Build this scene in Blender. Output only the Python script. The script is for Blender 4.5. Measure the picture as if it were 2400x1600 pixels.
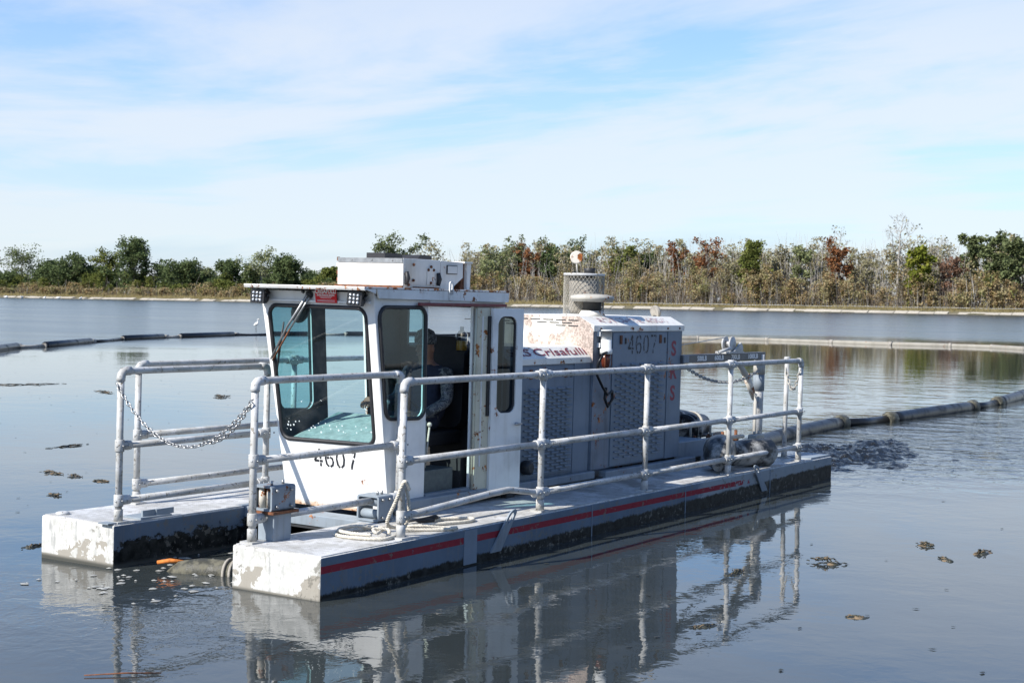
import bpy, bmesh, math, random
import numpy as np
from mathutils import Vector, Matrix, noise as mnoise
R = math.radians
scn = bpy.context.scene
for o in list(bpy.data.objects): bpy.data.objects.remove(o)
COL = scn.collection

# ---------------------------------------------------------------- camera, sky, sun, exposure
# boat frame: x towards the stern, y towards the far pontoon, z up from the deck; world: z = 0 on the water
UP = Vector((-0.0047, 0.0123, 1)).normalized()
EX = (Vector((1, 0, 0)) - UP * UP.x).normalized(); EY = UP.cross(EX)
BM = Matrix((EX, EY, UP)).to_4x4(); BM.translation = (0, 0, 0.2749)
yaw, pitch, roll = 0.5811, 0.0305, 0.0275
fw = Vector((math.cos(yaw) * math.cos(pitch), math.sin(yaw) * math.cos(pitch), -math.sin(pitch)))
rt = Vector((math.sin(yaw), -math.cos(yaw), 0)); up = rt.cross(fw)
r2 = rt * math.cos(roll) + up * math.sin(roll); u2 = up * math.cos(roll) - rt * math.sin(roll)
cm = Matrix((r2, u2, -fw)).transposed().to_4x4(); cm.translation = (-7.1963, -6.1084, 1.6704)
cam = bpy.data.cameras.new('camera'); cam_o = bpy.data.objects.new('camera', cam); COL.objects.link(cam_o)
cam_o.matrix_world = BM @ cm
cam.sensor_width = 36; cam.sensor_fit = 'HORIZONTAL'; cam.lens = 53.01; cam.clip_start = 0.1; cam.clip_end = 8000
cam.dof.use_dof = True; cam.dof.focus_distance = 11.5; cam.dof.aperture_fstop = 9
scn.camera = cam_o
SUN_EL, SUN_AZ = R(40), R(160)          # azimuth of the sun counter-clockwise from +x (forward left of the boat)
sdir = Vector((math.cos(SUN_AZ) * math.cos(SUN_EL), math.sin(SUN_AZ) * math.cos(SUN_EL), math.sin(SUN_EL)))
sl = bpy.data.lights.new('sun', 'SUN'); sl.energy = 4.6; sl.angle = R(0.5); sl.color = (1, 0.955, 0.89)
so = bpy.data.objects.new('sun', sl); COL.objects.link(so); so.rotation_euler = sdir.to_track_quat('Z', 'Y').to_euler()
scn.view_settings.view_transform = 'Standard'; scn.view_settings.look = 'None'
scn.view_settings.exposure = 0.72; scn.view_settings.gamma = 1; scn.view_settings.use_curve_mapping = False

# ---------------------------------------------------------------- node helper
class G:
    def __init__(s, tree): s.t = tree; s.t.nodes.clear()
    def n(s, typ, ins=None, **at):
        nd = s.t.nodes.new('ShaderNode' + typ)
        for k, v in at.items(): setattr(nd, k, v)
        for k, v in (ins or {}).items():
            sk = nd.inputs[k]
            if isinstance(v, bpy.types.NodeSocket): s.t.links.new(v, sk)
            else: sk.default_value = v
        return nd
    def math(s, op, a, b=0.0, c=0.0, clamp=False):
        return s.n('Math', {0: a, 1: b, 2: c}, operation=op, use_clamp=clamp).outputs[0]
    def mix(s, f, a, b, blend='MIX'):
        a = a if not isinstance(a, tuple) or len(a) == 4 else a + (1,)
        b = b if not isinstance(b, tuple) or len(b) == 4 else b + (1,)
        return s.n('Mix', {0: f, 6: a, 7: b}, data_type='RGBA', blend_type=blend).outputs[2]
    def ramp(s, f, stops, interp='LINEAR'):
        nd = s.n('ValToRGB', {0: f}); cr = nd.color_ramp; cr.interpolation = interp
        while len(cr.elements) < len(stops): cr.elements.new(0.5)
        for e, (p, c) in zip(cr.elements, stops):
            e.position = p; e.color = (c, c, c, 1) if not isinstance(c, tuple) else c + (1,)
        return nd.outputs[0]
    def step(s, f, a, b):      # smooth 0..1 between a and b
        return s.n('MapRange', {0: f, 1: a, 2: b, 3: 0.0, 4: 1.0}, interpolation_type='SMOOTHSTEP').outputs[0]
    def noise(s, vec, scale, detail=3, rough=0.5, sc=None, dist=0.0):
        if sc: vec = s.n('Mapping', {'Vector': vec, 'Scale': sc}).outputs[0]
        return s.n('TexNoise', {'Vector': vec, 'Scale': scale, 'Detail': detail, 'Roughness': rough, 'Distortion': dist}).outputs['Fac']
    def obj(s): return s.n('TexCoord').outputs['Object']
    def sep(s, v):
        nd = s.n('SeparateXYZ', {0: v}); return nd.outputs[0], nd.outputs[1], nd.outputs[2]
    def out(s, sh): s.n('OutputMaterial', {'Surface': sh})
    def pbr(s, col, rough=0.5, metal=0.0, bump=None, bstr=0.3, bdist=0.01, **ex):
        i = {'Base Color': col if not isinstance(col, tuple) or len(col) == 4 else col + (1,), 'Roughness': rough, 'Metallic': metal}
        if bump is not None: i['Normal'] = s.n('Bump', {'Height': bump, 'Strength': bstr, 'Distance': bdist}).outputs[0]
        i.update(ex); return s.n('BsdfPrincipled', i).outputs[0]

CLOUD = 0.0
world = bpy.data.worlds.new('World'); scn.world = world; world.use_nodes = True
g = G(world.node_tree)
sky = g.n('TexSky', sky_type='NISHITA'); sky.sun_disc = False; sky.sun_elevation = SUN_EL
sky.sun_rotation = R(90) - SUN_AZ; sky.air_density = 1.0; sky.dust_density = 0.25; sky.ozone_density = 2.2; sky.altitude = 0
gen = g.n('TexCoord').outputs['Generated']
sx, sy, sz = g.sep(gen)
inv = g.math('DIVIDE', 1.0, g.math('ADD', g.math('MAXIMUM', sz, 0.0), 0.10))
cp = g.n('CombineXYZ', {0: g.math('MULTIPLY', sx, inv), 1: g.math('MULTIPLY', sy, inv), 2: CLOUD}).outputs[0]
c1 = g.noise(cp, 0.75, 9, 0.6, (1.0, 0.55, 1), 0.5); c2 = g.noise(cp, 0.42, 3, 0.5)
cl = g.step(g.math('ADD', g.math('MULTIPLY', c1, 0.6), g.math('MULTIPLY', c2, 0.5)), 0.37, 0.57)   # thin high cloud
thin = g.math('SUBTRACT', 1.0, g.math('MULTIPLY', g.step(sz, 0.13, 0.40), 0.92))
hz_ = g.math('EXPONENT', g.math('MULTIPLY', g.math('MAXIMUM', sz, 0.0), -7.5))                    # pale air towards the horizon, all round
cover = g.math('MAXIMUM', g.math('MULTIPLY', hz_, 1.0), g.math('MULTIPLY', g.math('MULTIPLY', cl, thin), 0.80), clamp=True)
skc = g.mix(cover, g.mix(1.0, sky.outputs[0], (0.57, 0.87, 1.20), 'MULTIPLY'), g.mix(cl, (4.35, 4.9, 5.45), (5.25, 5.45, 5.7)))
g.n('OutputWorld', {'Surface': g.n('Background', {'Color': skc, 'Strength': 0.1}).outputs[0]})

# ---------------------------------------------------------------- mesh helpers
def tag(o, label=None, cat=None, group=None, kind=None):
    if label: o['label'] = label
    if cat: o['category'] = cat
    if group: o['group'] = group
    if kind: o['kind'] = kind
    return o
def empty(name, loc=(0, 0, 0), parent=None, frame=None):
    o = bpy.data.objects.new(name, None); COL.objects.link(o); o.parent = parent
    M = Matrix.Translation(loc)
    o.matrix_world = (frame @ M) if frame else M
    o.empty_display_size = 0.2
    return o
def rrect(pts, r, n=5):        # rounded polygon from 2D corner points
    out = []; k = len(pts)
    for i in range(k):
        p, a, b = Vector(pts[i]), Vector(pts[i - 1]), Vector(pts[(i + 1) % k])
        d1 = (a - p).normalized(); d2 = (b - p).normalized(); ang = d1.angle(d2)
        t = r / math.tan(ang / 2); c = p + (d1 + d2).normalized() * (r / math.sin(ang / 2))
        s = p + d1 * t - c; e = p + d2 * t - c
        for j in range(n + 1):
            f = j / n; v = s.lerp(e, f).normalized() * r
            out.append(tuple(c + v))
    return out
class MB:
    def __init__(s): s.v = []; s.f = []; s.m = []; s.sm = []
    def add(s, v, f, mi=0, smooth=False):
        o = len(s.v); s.v += [Vector(a) for a in v]
        for q in f: s.f.append(tuple(i + o for i in q)); s.m.append(mi); s.sm.append(smooth)
        return s
    def box(s, x0, x1, y0, y1, z0, z1, mi=0, M=None):
        v = [Vector((x, y, z)) for x in (x0, x1) for y in (y0, y1) for z in (z0, z1)]
        if M: v = [M @ a for a in v]
        return s.add(v, [(0, 1, 3, 2), (4, 6, 7, 5), (0, 4, 5, 1), (2, 3, 7, 6), (0, 2, 6, 4), (1, 5, 7, 3)], mi)
    def tube(s, pts, r, n=10, mi=0, closed=False, caps=True):
        pts = [Vector(p) for p in pts]; k = len(pts); rs = r if isinstance(r, (list, tuple)) else [r] * k
        T = []
        for i in range(k):
            a = pts[i - 1] if (i > 0 or closed) else pts[i]; b = pts[(i + 1) % k] if (i < k - 1 or closed) else pts[i]
            T.append((b - a).normalized() if (b - a).length > 1e-9 else Vector((0, 0, 1)))
        nrm = T[0].orthogonal().normalized(); V = []
        for i in range(k):
            nrm = (nrm - T[i] * nrm.dot(T[i]))
            nrm = nrm.normalized() if nrm.length > 1e-6 else T[i].orthogonal().normalized()
            bn = T[i].cross(nrm)
            for j in range(n):
                a = 2 * math.pi * j / n; V.append(pts[i] + (nrm * math.cos(a) + bn * math.sin(a)) * rs[i])
        F = []
        for i in range(k if closed else k - 1):
            for j in range(n):
                a = i * n + j; b = i * n + (j + 1) % n; c = ((i + 1) % k) * n + (j + 1) % n; d = ((i + 1) % k) * n + j
                F.append((a, b, c, d))
        s.add(V, F, mi, True)
        if caps and not closed:
            o = len(s.v) - len(V)
            s.f.append(tuple(o + j for j in range(n))); s.f.append(tuple(o + (k - 1) * n + j for j in reversed(range(n))))
            s.m += [mi, mi]; s.sm += [False, False]
        return s
    def lathe(s, prof, n=20, M=None, mi=0, smooth=True):
        V = []; F = []
        for r, z in prof:
            for j in range(n):
                a = 2 * math.pi * j / n; V.append(Vector((r * math.cos(a), r * math.sin(a), z)))
        if M: V = [M @ v for v in V]
        for i in range(len(prof) - 1):
            for j in range(n): F.append((i * n + j, i * n + (j + 1) % n, (i + 1) * n + (j + 1) % n, (i + 1) * n + j))
        s.add(V, F, mi, smooth); o = len(s.v) - len(V)
        for ring in (0, len(prof) - 1):
            if prof[ring][0] > 1e-4: s.f.append(tuple(o + ring * n + j for j in range(n))); s.m.append(mi); s.sm.append(False)
        return s
    def prism(s, poly, axis, a, b, mi=0):
        def mk(p, t): return {'x': (t, p[0], p[1]), 'y': (p[0], t, p[1]), 'z': (p[0], p[1], t)}[axis]
        k = len(poly); V = [mk(p, a) for p in poly] + [mk(p, b) for p in poly]
        F = [tuple(range(k)), tuple(range(2 * k - 1, k - 1, -1))] + [(i, (i + 1) % k, k + (i + 1) % k, k + i) for i in range(k)]
        return s.add(V, F, mi)
    def plate(s, outer, holes, o, u, v, t, mi=0, mb=None):   # flat plate with holes; t = thickness along u x v
        o, u, v = Vector(o), Vector(u), Vector(v); w = u.cross(v).normalized() * t
        bm = bmesh.new(); loops = []
        for lp in [outer] + holes:
            vs = [bm.verts.new((p[0], p[1], 0)) for p in lp]; loops.append(lp)
            for i in range(len(vs)): bm.edges.new((vs[i], vs[(i + 1) % len(vs)]))
        bm.verts.index_update()
        bmesh.ops.triangle_fill(bm, use_beauty=True, use_dissolve=False, edges=bm.edges[:])
        bm.verts.index_update()
        P = [o + u * a.co.x + v * a.co.y for a in bm.verts]; F = [tuple(x.index for x in f.verts) for f in bm.faces]
        bm.free(); k = len(P)
        s.add(P, F, mi); s.add([p + w for p in P], [tuple(reversed(f)) for f in F], mi if mb is None else mb)
        b0 = len(s.v) - 2 * k; i0 = 0
        for lp in loops:
            q = len(lp)
            for i in range(q):
                a, c = b0 + i0 + i, b0 + i0 + (i + 1) % q
                s.f.append((a, c, c + k, a + k)); s.m.append(mi); s.sm.append(False)
            i0 += q
        return s
    def ball(s, c, r, n=10, mi=0, sc=(1, 1, 1)):
        pr = [(max(1e-5, math.sin(math.pi * i / n)), -math.cos(math.pi * i / n)) for i in range(n + 1)]
        M = Matrix.Translation(c) @ Matrix.Diagonal((r * sc[0], r * sc[1], r * sc[2], 1))
        return s.lathe(pr, n * 2 if n < 8 else n + 4, M, mi)
    def mesh(s, name, mats, base=None, recalc=True):
        me = bpy.data.meshes.new(name); b = Vector(base) if base else Vector()
        me.from_pydata([tuple(a - b) for a in s.v], [], s.f)
        for m in (mats if isinstance(mats, (list, tuple)) else [mats]): me.materials.append(m)
        me.polygons.foreach_set('material_index', s.m); me.polygons.foreach_set('use_smooth', s.sm)
        if recalc:
            bm = bmesh.new(); bm.from_mesh(me); bmesh.ops.recalc_face_normals(bm, faces=bm.faces[:]); bm.to_mesh(me); bm.free()
        me.update(); return me
    def build(s, name, mats, parent=None, base=None, frame=None, bevel=0):
        return link(name, s.mesh(name, mats, base), parent, base, frame, bevel)
def link(name, me, parent=None, base=None, frame=None, bevel=0):
    o = bpy.data.objects.new(name, me); COL.objects.link(o)
    M = Matrix.Translation(base) if base else Matrix.Identity(4)
    if parent: o.parent = parent; o.matrix_local = M
    else: o.matrix_world = (frame @ M) if frame else M
    if bevel:
        md = o.modifiers.new('bevel', 'BEVEL'); md.width = bevel; md.segments = 2; md.limit_method = 'ANGLE'; md.angle_limit = R(40)
    return o
def copy_at(src, parent, M):
    o = src.copy(); COL.objects.link(o); o.parent = parent
    o.matrix_local = M
    return o
def np_quads(name, V, mats, mi=None, smooth=False):     # V: (N,4,3) loose quads
    N = len(V); me = bpy.data.meshes.new(name)
    me.vertices.add(N * 4); me.vertices.foreach_set('co', V.reshape(-1).astype(np.float32))
    me.loops.add(N * 4); me.loops.foreach_set('vertex_index', np.arange(N * 4, dtype=np.int32))
    me.polygons.add(N); me.polygons.foreach_set('loop_start', np.arange(0, N * 4, 4, dtype=np.int32))
    for m in mats: me.materials.append(m)
    if mi is not None: me.polygons.foreach_set('material_index', mi.astype(np.int32))
    me.update(calc_edges=True); return me
def text_mb(body, size, o, u, v, mb=None, bold=0.0, shear=0.0, depth=0.0012, mi=0, align='CENTER', sx=1.0, fit=None):
    cu = bpy.data.curves.new('txt', 'FONT'); cu.body = body; cu.size = size; cu.align_x = align; cu.align_y = 'CENTER'
    cu.offset = bold; cu.shear = shear; cu.resolution_u = 3
    ob = bpy.data.objects.new('txt', cu); COL.objects.link(ob)
    dg = bpy.context.evaluated_depsgraph_get(); me = bpy.data.meshes.new_from_object(ob.evaluated_get(dg))
    o, u, v = Vector(o), Vector(u).normalized(), Vector(v).normalized(); w = u.cross(v)
    mb = mb or MB()
    if fit: xs = [a.co.x for a in me.vertices]; sx = fit / (max(xs) - min(xs))
    P = [o + u * (a.co.x * sx) + v * a.co.y + w * depth for a in me.vertices]
    mb.add(P, [tuple(p.vertices) for p in me.polygons], mi)
    bpy.data.objects.remove(ob); bpy.data.curves.remove(cu); bpy.data.meshes.remove(me)
    return mb
STEN = {'4': [[(.02, .30), (.24, .64)], [(.28, .72), (.44, 1)], [(.46, .95), (.46, .42)], [(.46, .2), (.46, 0)], [(.0, .3), (.34, .3)], [(.4, .3), (.62, .3)]],
        '6': [[(.26, .97), (.1, .84), (.03, .5), (.1, .16), (.26, .03)], [(.36, .03), (.53, .12), (.58, .32), (.52, .5), (.36, .57)], [(.14, .48), (.28, .57)], [(.36, .97), (.52, .88), (.56, .76)]],
        '0': [[(.25, .97), (.1, .82), (.04, .5), (.1, .18), (.25, .03)], [(.37, .97), (.52, .82), (.58, .5), (.52, .18), (.37, .03)]],
        '7': [[(.02, .95), (.26, .95)], [(.34, .95), (.6, .95), (.5, .66)], [(.46, .56), (.34, .26), (.28, 0)]]}
def stencil(body, h, o, u, v, adv=0.78, wd=0.13):
    mb = MB(); o, u, v = Vector(o), Vector(u).normalized(), Vector(v).normalized(); w = u.cross(v); W = len(body) * adv - (adv - .62)
    for i, ch in enumerate(body):
        for pl in STEN[ch]:
            P = [Vector((p[0] + i * adv - W / 2, p[1] - .5)) for p in pl]; L = []; Rr = []
            for j in range(len(P)):
                d = (P[min(j + 1, len(P) - 1)] - P[max(j - 1, 0)]).normalized(); nn = Vector((-d.y, d.x)) * wd / 2
                L.append(P[j] + nn); Rr.append(P[j] - nn)
            q = [o + (u * a.x + v * a.y) * h + w * 0.0015 for a in L + Rr]; k = len(P)
            mb.add(q, [(j, j + 1, k + j + 1, k + j) for j in range(k - 1)])
    return mb

# ---------------------------------------------------------------- materials
def newmat(name):
    m = bpy.data.materials.new(name); m.use_nodes = True; return m, G(m.node_tree)
def paint(name, col, dirt=(.22, .20, .17), da=.35, rust=.3, rough=.5, rustz=None, chips=None, spec=0.18):
    m, g = newmat(name); ob = g.obj(); x, y, z = g.sep(ob)
    n1 = g.noise(ob, 2.5, 6, .6); st = g.noise(ob, 1.0, 5, .6, (16, 16, 1.1)); fine = g.noise(ob, 60, 3)
    c = g.mix(g.step(n1, .3, .75), col, tuple(a * .82 for a in col))
    dm = g.math('MULTIPLY', g.step(g.math('ADD', g.math('MULTIPLY', st, .6), g.math('MULTIPLY', n1, .4)), .48, .72), da)
    c = g.mix(dm, c, dirt)
    rn = g.noise(ob, 11, 8, .7); rb = g.noise(ob, 1.3, 2)
    rm = g.math('MULTIPLY', g.step(rn, .61 - .05 * rust, .64 - .04 * rust), g.step(rb, .60 - .25 * rust, .64 - .2 * rust))
    if rust <= 0: rm = 0.0
    if rustz:
        rz = g.math('LESS_THAN', g.math('ADD', z, g.math('MULTIPLY', g.math('SUBTRACT', g.noise(ob, 9, 6, .65), .5), rustz[1])), rustz[0])
        rz = g.step(g.math('ADD', z, g.math('MULTIPLY', g.math('SUBTRACT', g.noise(ob, 9, 6, .65), .5), rustz[1])), rustz[0], rustz[0] - .05)
        c = g.mix(g.math('MULTIPLY', rz, .8), c, g.mix(g.noise(ob, 14, 4, .6), (.62, .42, .2), (.42, .17, .05)))
        rm = g.math('MAXIMUM', rm, g.math('MULTIPLY', rz, g.step(g.noise(ob, 30, 4, .7), .52, .6)))
    if chips:
        cm_ = g.math('MULTIPLY', g.step(g.noise(ob, chips[1], 7, .68), chips[2], chips[2] + .015), g.step(g.noise(ob, .9, 2), .4, .5))
        c = g.mix(cm_, c, g.mix(g.step(fine, .4, .6), chips[0], tuple(a * .6 for a in chips[0])))
    rc = g.ramp(g.noise(ob, 25, 4), [(.3, (.06, .02, .008)), (.52, (.24, .075, .018)), (.72, (.48, .20, .05))])
    c = g.mix(rm, c, rc)
    ro = g.math('ADD', rough, g.math('MULTIPLY', dm, .3))
    g.out(g.pbr(c, ro, 0, g.math('ADD', g.math('MULTIPLY', fine, .15), n1), .25, .006, **{'Specular IOR Level': spec}))
    return m
def plain(name, col, rough=.6, metal=0.0, var=.3, scale=20, bump=.2, spec=.5):
    m, g = newmat(name); ob = g.obj(); n1 = g.noise(ob, scale, 5, .6)
    c = g.mix(g.step(n1, .3, .7), col, tuple(a * (1 - var) for a in col))
    g.out(g.pbr(c, rough, metal, n1, bump, .004, **{'Specular IOR Level': spec})); return m
def muddy(name, dry, wet, mixv=.5, rough=.6, scale=6):
    m, g = newmat(name); ob = g.obj(); n1 = g.noise(ob, scale, 7, .65); n2 = g.noise(ob, scale * 6, 4)
    f = g.step(n1, mixv - .1, mixv + .1)
    c = g.mix(f, wet, g.mix(n2, dry, tuple(a * .7 for a in dry)))
    g.out(g.pbr(c, g.math('ADD', g.math('MULTIPLY', f, .35), rough - .2), 0, g.math('ADD', n1, g.math('MULTIPLY', n2, .3)), .6, .012, **{'Specular IOR Level': .25})); return m

M_white = paint('white_paint', (.80, .80, .77), (.42, .38, .31), .22, .25, .45, (.075, .09))
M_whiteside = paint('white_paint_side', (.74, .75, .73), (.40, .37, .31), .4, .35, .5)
M_roofp = paint('white_roof_paint', (.76, .76, .73), (.45, .25, .12), .5, 1.7, .5)
M_grey = paint('grey_blue_paint', (.185, .225, .27), (.12, .13, .14), .5, .25, .5)
M_rustgrey = paint('chipped_grey_paint', (.20, .225, .26), (.10, .10, .10), .7, .8, .55)
M_frame = paint('grey_frame_paint', (.25, .29, .325), (.13, .13, .125), .5, .25, .5)
M_hood = paint('peeling_white_paint', (.76, .73, .65), (.48, .42, .32), .6, .25, .55, None, ((.50, .41, .35), 3.2, .49))
M_hoodr = paint('white_hood_paint', (.76, .74, .68), (.48, .42, .32), .6, .4, .5)
M_galv = None
def galv():
    m, g = newmat('galvanised_pipe'); ob = g.obj(); geo = g.n('NewGeometry').outputs['Position']
    n1 = g.noise(geo, 7, 6, .65); n2 = g.noise(geo, 40, 4, .6)
    c = g.mix(g.step(n1, .35, .65), (.52, .525, .52), (.37, .365, .34)); c = g.mix(g.step(n2, .58, .66), c, (.18, .16, .13))
    g.out(g.pbr(c, .58, .05, n2, .2, .003, **{'Specular IOR Level': .3})); return m
M_galv = galv()
M_black = plain('black_rubber', (.018, .018, .02), .55, 0, .3, 30)
M_blackpl = plain('black_plastic', (.022, .022, .024), .38, 0, .2, 30)
M_seat = plain('seat_vinyl', (.02, .02, .022), .6)
M_dark = plain('dark_interior', (.028, .03, .032), .7)
M_steel = plain('bare_steel', (.42, .42, .41), .4, .8, .3)
M_rust = plain('rusty_steel', (.20, .075, .03), .85, 0, .6, 25, .5)
M_roller = paint('roller_paint', (.62, .58, .5), (.3, .25, .2), .6, 2.2, .6)
M_concgrey = plain('dried_mud', (.36, .33, .28), .9, 0, .4, 10, .5)
M_mudblack = muddy('mud_on_rubber', (.46, .45, .42), (.012, .013, .014), .54, .55, 5)
M_mudpipe = muddy('mud_on_pipe', (.15, .14, .10), (.05, .048, .036), .5, .6, 14)
M_hose = muddy('wet_rubber_hose', (.022, .025, .03), (.008, .009, .011), .6, .5, 3)
M_floatw = paint('pale_float_shell', (.44, .42, .37), (.22, .2, .16), .6, .2, .6)
M_farfloat = paint('sunlit_float_shell', (.30, .28, .235), (.2, .18, .14), .6, .2, .7)  # sunlight on the right float line is put into this pale colour
M_cream = paint('yellowed_door_paint', (.60, .58, .46), (.3, .24, .14), .5, .7, .55)
M_red = paint('red_sign_panel', (.62, .02, .025), (.3, .1, .1), .1, 0, .4)
M_signw = plain('white_lettering', (.82, .82, .8), .5, 0, .1)
M_lens = plain('lamp_lens', (.75, .78, .8), .12, .5, .25, 60)
M_rope = plain('rope_fibre', (.66, .61, .51), .9, 0, .3, 60, .5)
M_orange = plain('orange_bark', (.65, .20, .03), .8, 0, .4, 40)
M_skin = plain('skin', (.30, .15, .10), .55, 0, .15, 40)
M_navy = plain('navy_cloth', (.025, .03, .055), .9, 0, .3, 30)
M_yellow = plain('yellow_liquid', (.6, .36, .04), .4)
M_amber = plain('rust_red_globe', (.12, .028, .014), .25, 0, .5, 14)
M_maroon = paint('maroon_track', (.20, .06, .06), (.3, .26, .24), .5, .3, .5)
def camo():
    m, g = newmat('camouflage_cloth'); ob = g.obj(); a = g.noise(ob, 22, 2, .5, None, .8); b = g.noise(ob, 34, 2)
    c = g.ramp(a, [(.38, (.05, .055, .06)), (.46, (.2, .2, .19)), (.54, (.07, .075, .085)), (.62, (.22, .23, .25))], 'CONSTANT')
    g.out(g.pbr(c, .9)); return m
M_camo = camo()
def letter(name, col, wear=.5, sc=30):
    m, g = newmat(name); ob = g.obj(); n1 = g.noise(ob, sc, 5, .7)
    f = g.step(n1, wear - .04, wear + .03)
    tr = g.n('BsdfTransparent').outputs[0]
    g.out(g.n('MixShader', {0: f, 1: tr, 2: g.pbr(col, .6)}).outputs[0]); return m
M_stencil = letter('worn_black_stencil', (.012, .013, .018), .40)
M_stencil2 = letter('faded_black_stencil', (.02, .022, .03), .44)
M_mar = letter('maroon_lettering', (.17, .02, .045), .30)
M_redl = letter('red_lettering', (.22, .03, .05), .38)
M_faded = letter('faded_red_lettering', (.42, .27, .28), .47, 22)
def glass(name, tint, dirt=.1, refl=1.0):
    m, g = newmat(name); ob = g.obj(); x, y, z = g.sep(ob)
    tr = g.n('BsdfTransparent', {'Color': tint + (1,)}).outputs[0]; gl = g.n('BsdfGlossy', {'Roughness': .015, 'Color': (.95, 1, 1, 1)}).outputs[0]
    bf = g.n('NewGeometry').outputs['Backfacing']
    fr = g.n('Fresnel', {'IOR': g.math('SUBTRACT', 1.5, g.math('MULTIPLY', bf, .8333))}).outputs[0]
    sh = g.n('MixShader', {0: g.math('MULTIPLY', fr, refl), 1: tr, 2: gl}).outputs[0]
    vo = g.n('TexVoronoi', {'Vector': ob, 'Scale': 36.0, 'Randomness': 1.0}); vd = vo.outputs['Distance']
    rr = g.sep(vo.outputs['Color'])[0]
    low = g.step(z, 1.15, .55)
    sp = g.math('LESS_THAN', vd, g.math('MULTIPLY', g.math('SUBTRACT', rr, g.math('SUBTRACT', 1.0, g.math('MULTIPLY', low, .45))), .75))
    film = g.math('MULTIPLY', g.step(g.noise(ob, 5, 5, .6), .4, .8), dirt)
    sh = g.n('MixShader', {0: g.math('MAXIMUM', g.math('MULTIPLY', sp, .85), film), 1: sh, 2: g.n('BsdfDiffuse', {'Color': (.62, .68, .68, 1)}).outputs[0]}).outputs[0]
    g.out(sh); return m
M_glass = glass('tinted_windscreen', (.70, .88, .90), .035)
M_glass2 = glass('tinted_side_glass', (.46, .74, .77), .015)
M_glassd = glass('dark_door_glass', (.06, .08, .09), .004)
M_clear = glass('clear_bottle', (.8, .8, .78), .1)

def pontoon_mat():
    m, g = newmat('pontoon_paint'); tcn = g.n('TexCoord'); ob = tcn.outputs['Object']; x, y, z = g.sep(ob)
    nx, ny, nz = g.sep(tcn.outputs['Normal'])
    side = g.step(g.math('ABSOLUTE', ny), .6, .8)
    n1 = g.noise(ob, 2, 6, .62); n2 = g.noise(ob, 14, 6, .65); st = g.noise(ob, 1, 6, .62, (22, 22, 2.5)); n3 = g.noise(ob, 3.2, 9, .72, (1, 1, 1.6))
    c = g.mix(g.step(n1, .3, .7), (.125, .165, .215), (.10, .13, .165))
    front = g.mix(g.step(n2, .40, .58), (.64, .63, .585), (.47, .465, .43)); front = g.mix(g.math('MULTIPLY', g.step(g.noise(ob, 1, 8, .75, (40, 40, 12)), .5, .62), g.step(n1, .42, .55)), front, (.36, .35, .31))
    c = g.mix(side, front, c)
    c = g.mix(g.math('MULTIPLY', g.step(st, .52, .68), .5), c, (.16, .165, .17))
    c = g.mix(g.math('MULTIPLY', g.math('MULTIPLY', g.step(g.math('ADD', x, g.math('MULTIPLY', n2, .5)), 5.50, 5.60), side), g.step(n1, .25, .5)), c, (.25, .275, .29))
    # red stripe along the outer sides, worn, scraped away towards the stern
    band = g.math('MULTIPLY', g.math('GREATER_THAN', z, -.103), g.math('LESS_THAN', z, -.056))
    band = g.math('MULTIPLY', band, g.math('LESS_THAN', y, .1))
    wear = g.math('SUBTRACT', g.math('ADD', .34, g.math('MULTIPLY', g.step(x, 5.1, 7.2), .26)), 0.0)
    band = g.math('MULTIPLY', band, g.step(g.math('ADD', g.math('MULTIPLY', n2, .6), g.math('MULTIPLY', g.noise(ob, 6, 4, .6, (.4, 1, 3)), .4)), wear, g.math('ADD', wear, .04)))
    c = g.mix(g.math('MULTIPLY', band, side), c, g.mix(n2, (.19, .016, .03), (.27, .035, .045)))
    # dark wet mud up to an uneven line on the sides
    far = g.step(y, 1.6, 1.8)
    line = g.math('ADD', g.math('ADD', -.225, g.math('MULTIPLY', x, .017)), g.math('MULTIPLY', far, .10))
    line = g.math('ADD', line, g.math('MULTIPLY', g.math('SUBTRACT', n3, .5), g.math('ADD', .085, g.math('MULTIPLY', far, .55))))
    line = g.math('ADD', line, g.math('ADD', g.math('MULTIPLY', g.math('SUBTRACT', n2, .5), .03), g.math('MULTIPLY', g.math('SUBTRACT', g.noise(ob, 1, 6, .7, (55, 55, 4)), .5), .06)))
    mud = g.math('MULTIPLY', g.step(g.math('SUBTRACT', line, z), -.004, .016), side)
    c = g.mix(mud, c, g.mix(g.step(n2, .35, .65), (.006, .007, .007), (.032, .033, .030)))
    # dried grey-brown mud low on the end faces
    dl = g.math('ADD', -.262, g.math('MULTIPLY', g.step(g.noise(ob, 3.4, 5, .6), .50, .58), .15))
    dry = g.math('MULTIPLY', g.step(g.math('SUBTRACT', dl, z), 0.0, .008), g.math('SUBTRACT', 1.0, side))
    c = g.mix(g.math('MULTIPLY', dry, .9), c, g.mix(n2, (.24, .22, .18), (.33, .30, .25)))
    spots = g.math('MULTIPLY', g.step(g.noise(ob, 17, 6, .7), .55, .58), g.step(g.noise(ob, 2.3, 2), .48, .56))
    c = g.mix(g.math('MULTIPLY', spots, .75), c, (.16, .15, .125))
    wet = g.step(z, -.255, -.29)
    c = g.mix(wet, c, (.07, .07, .06))
    g.out(g.pbr(c, g.math('SUBTRACT', .62, g.math('MULTIPLY', mud, .10)), 0, g.math('ADD', n2, mud),   .35, .008, **{'Specular IOR Level': .08})); return m
M_pont = pontoon_mat()
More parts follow.
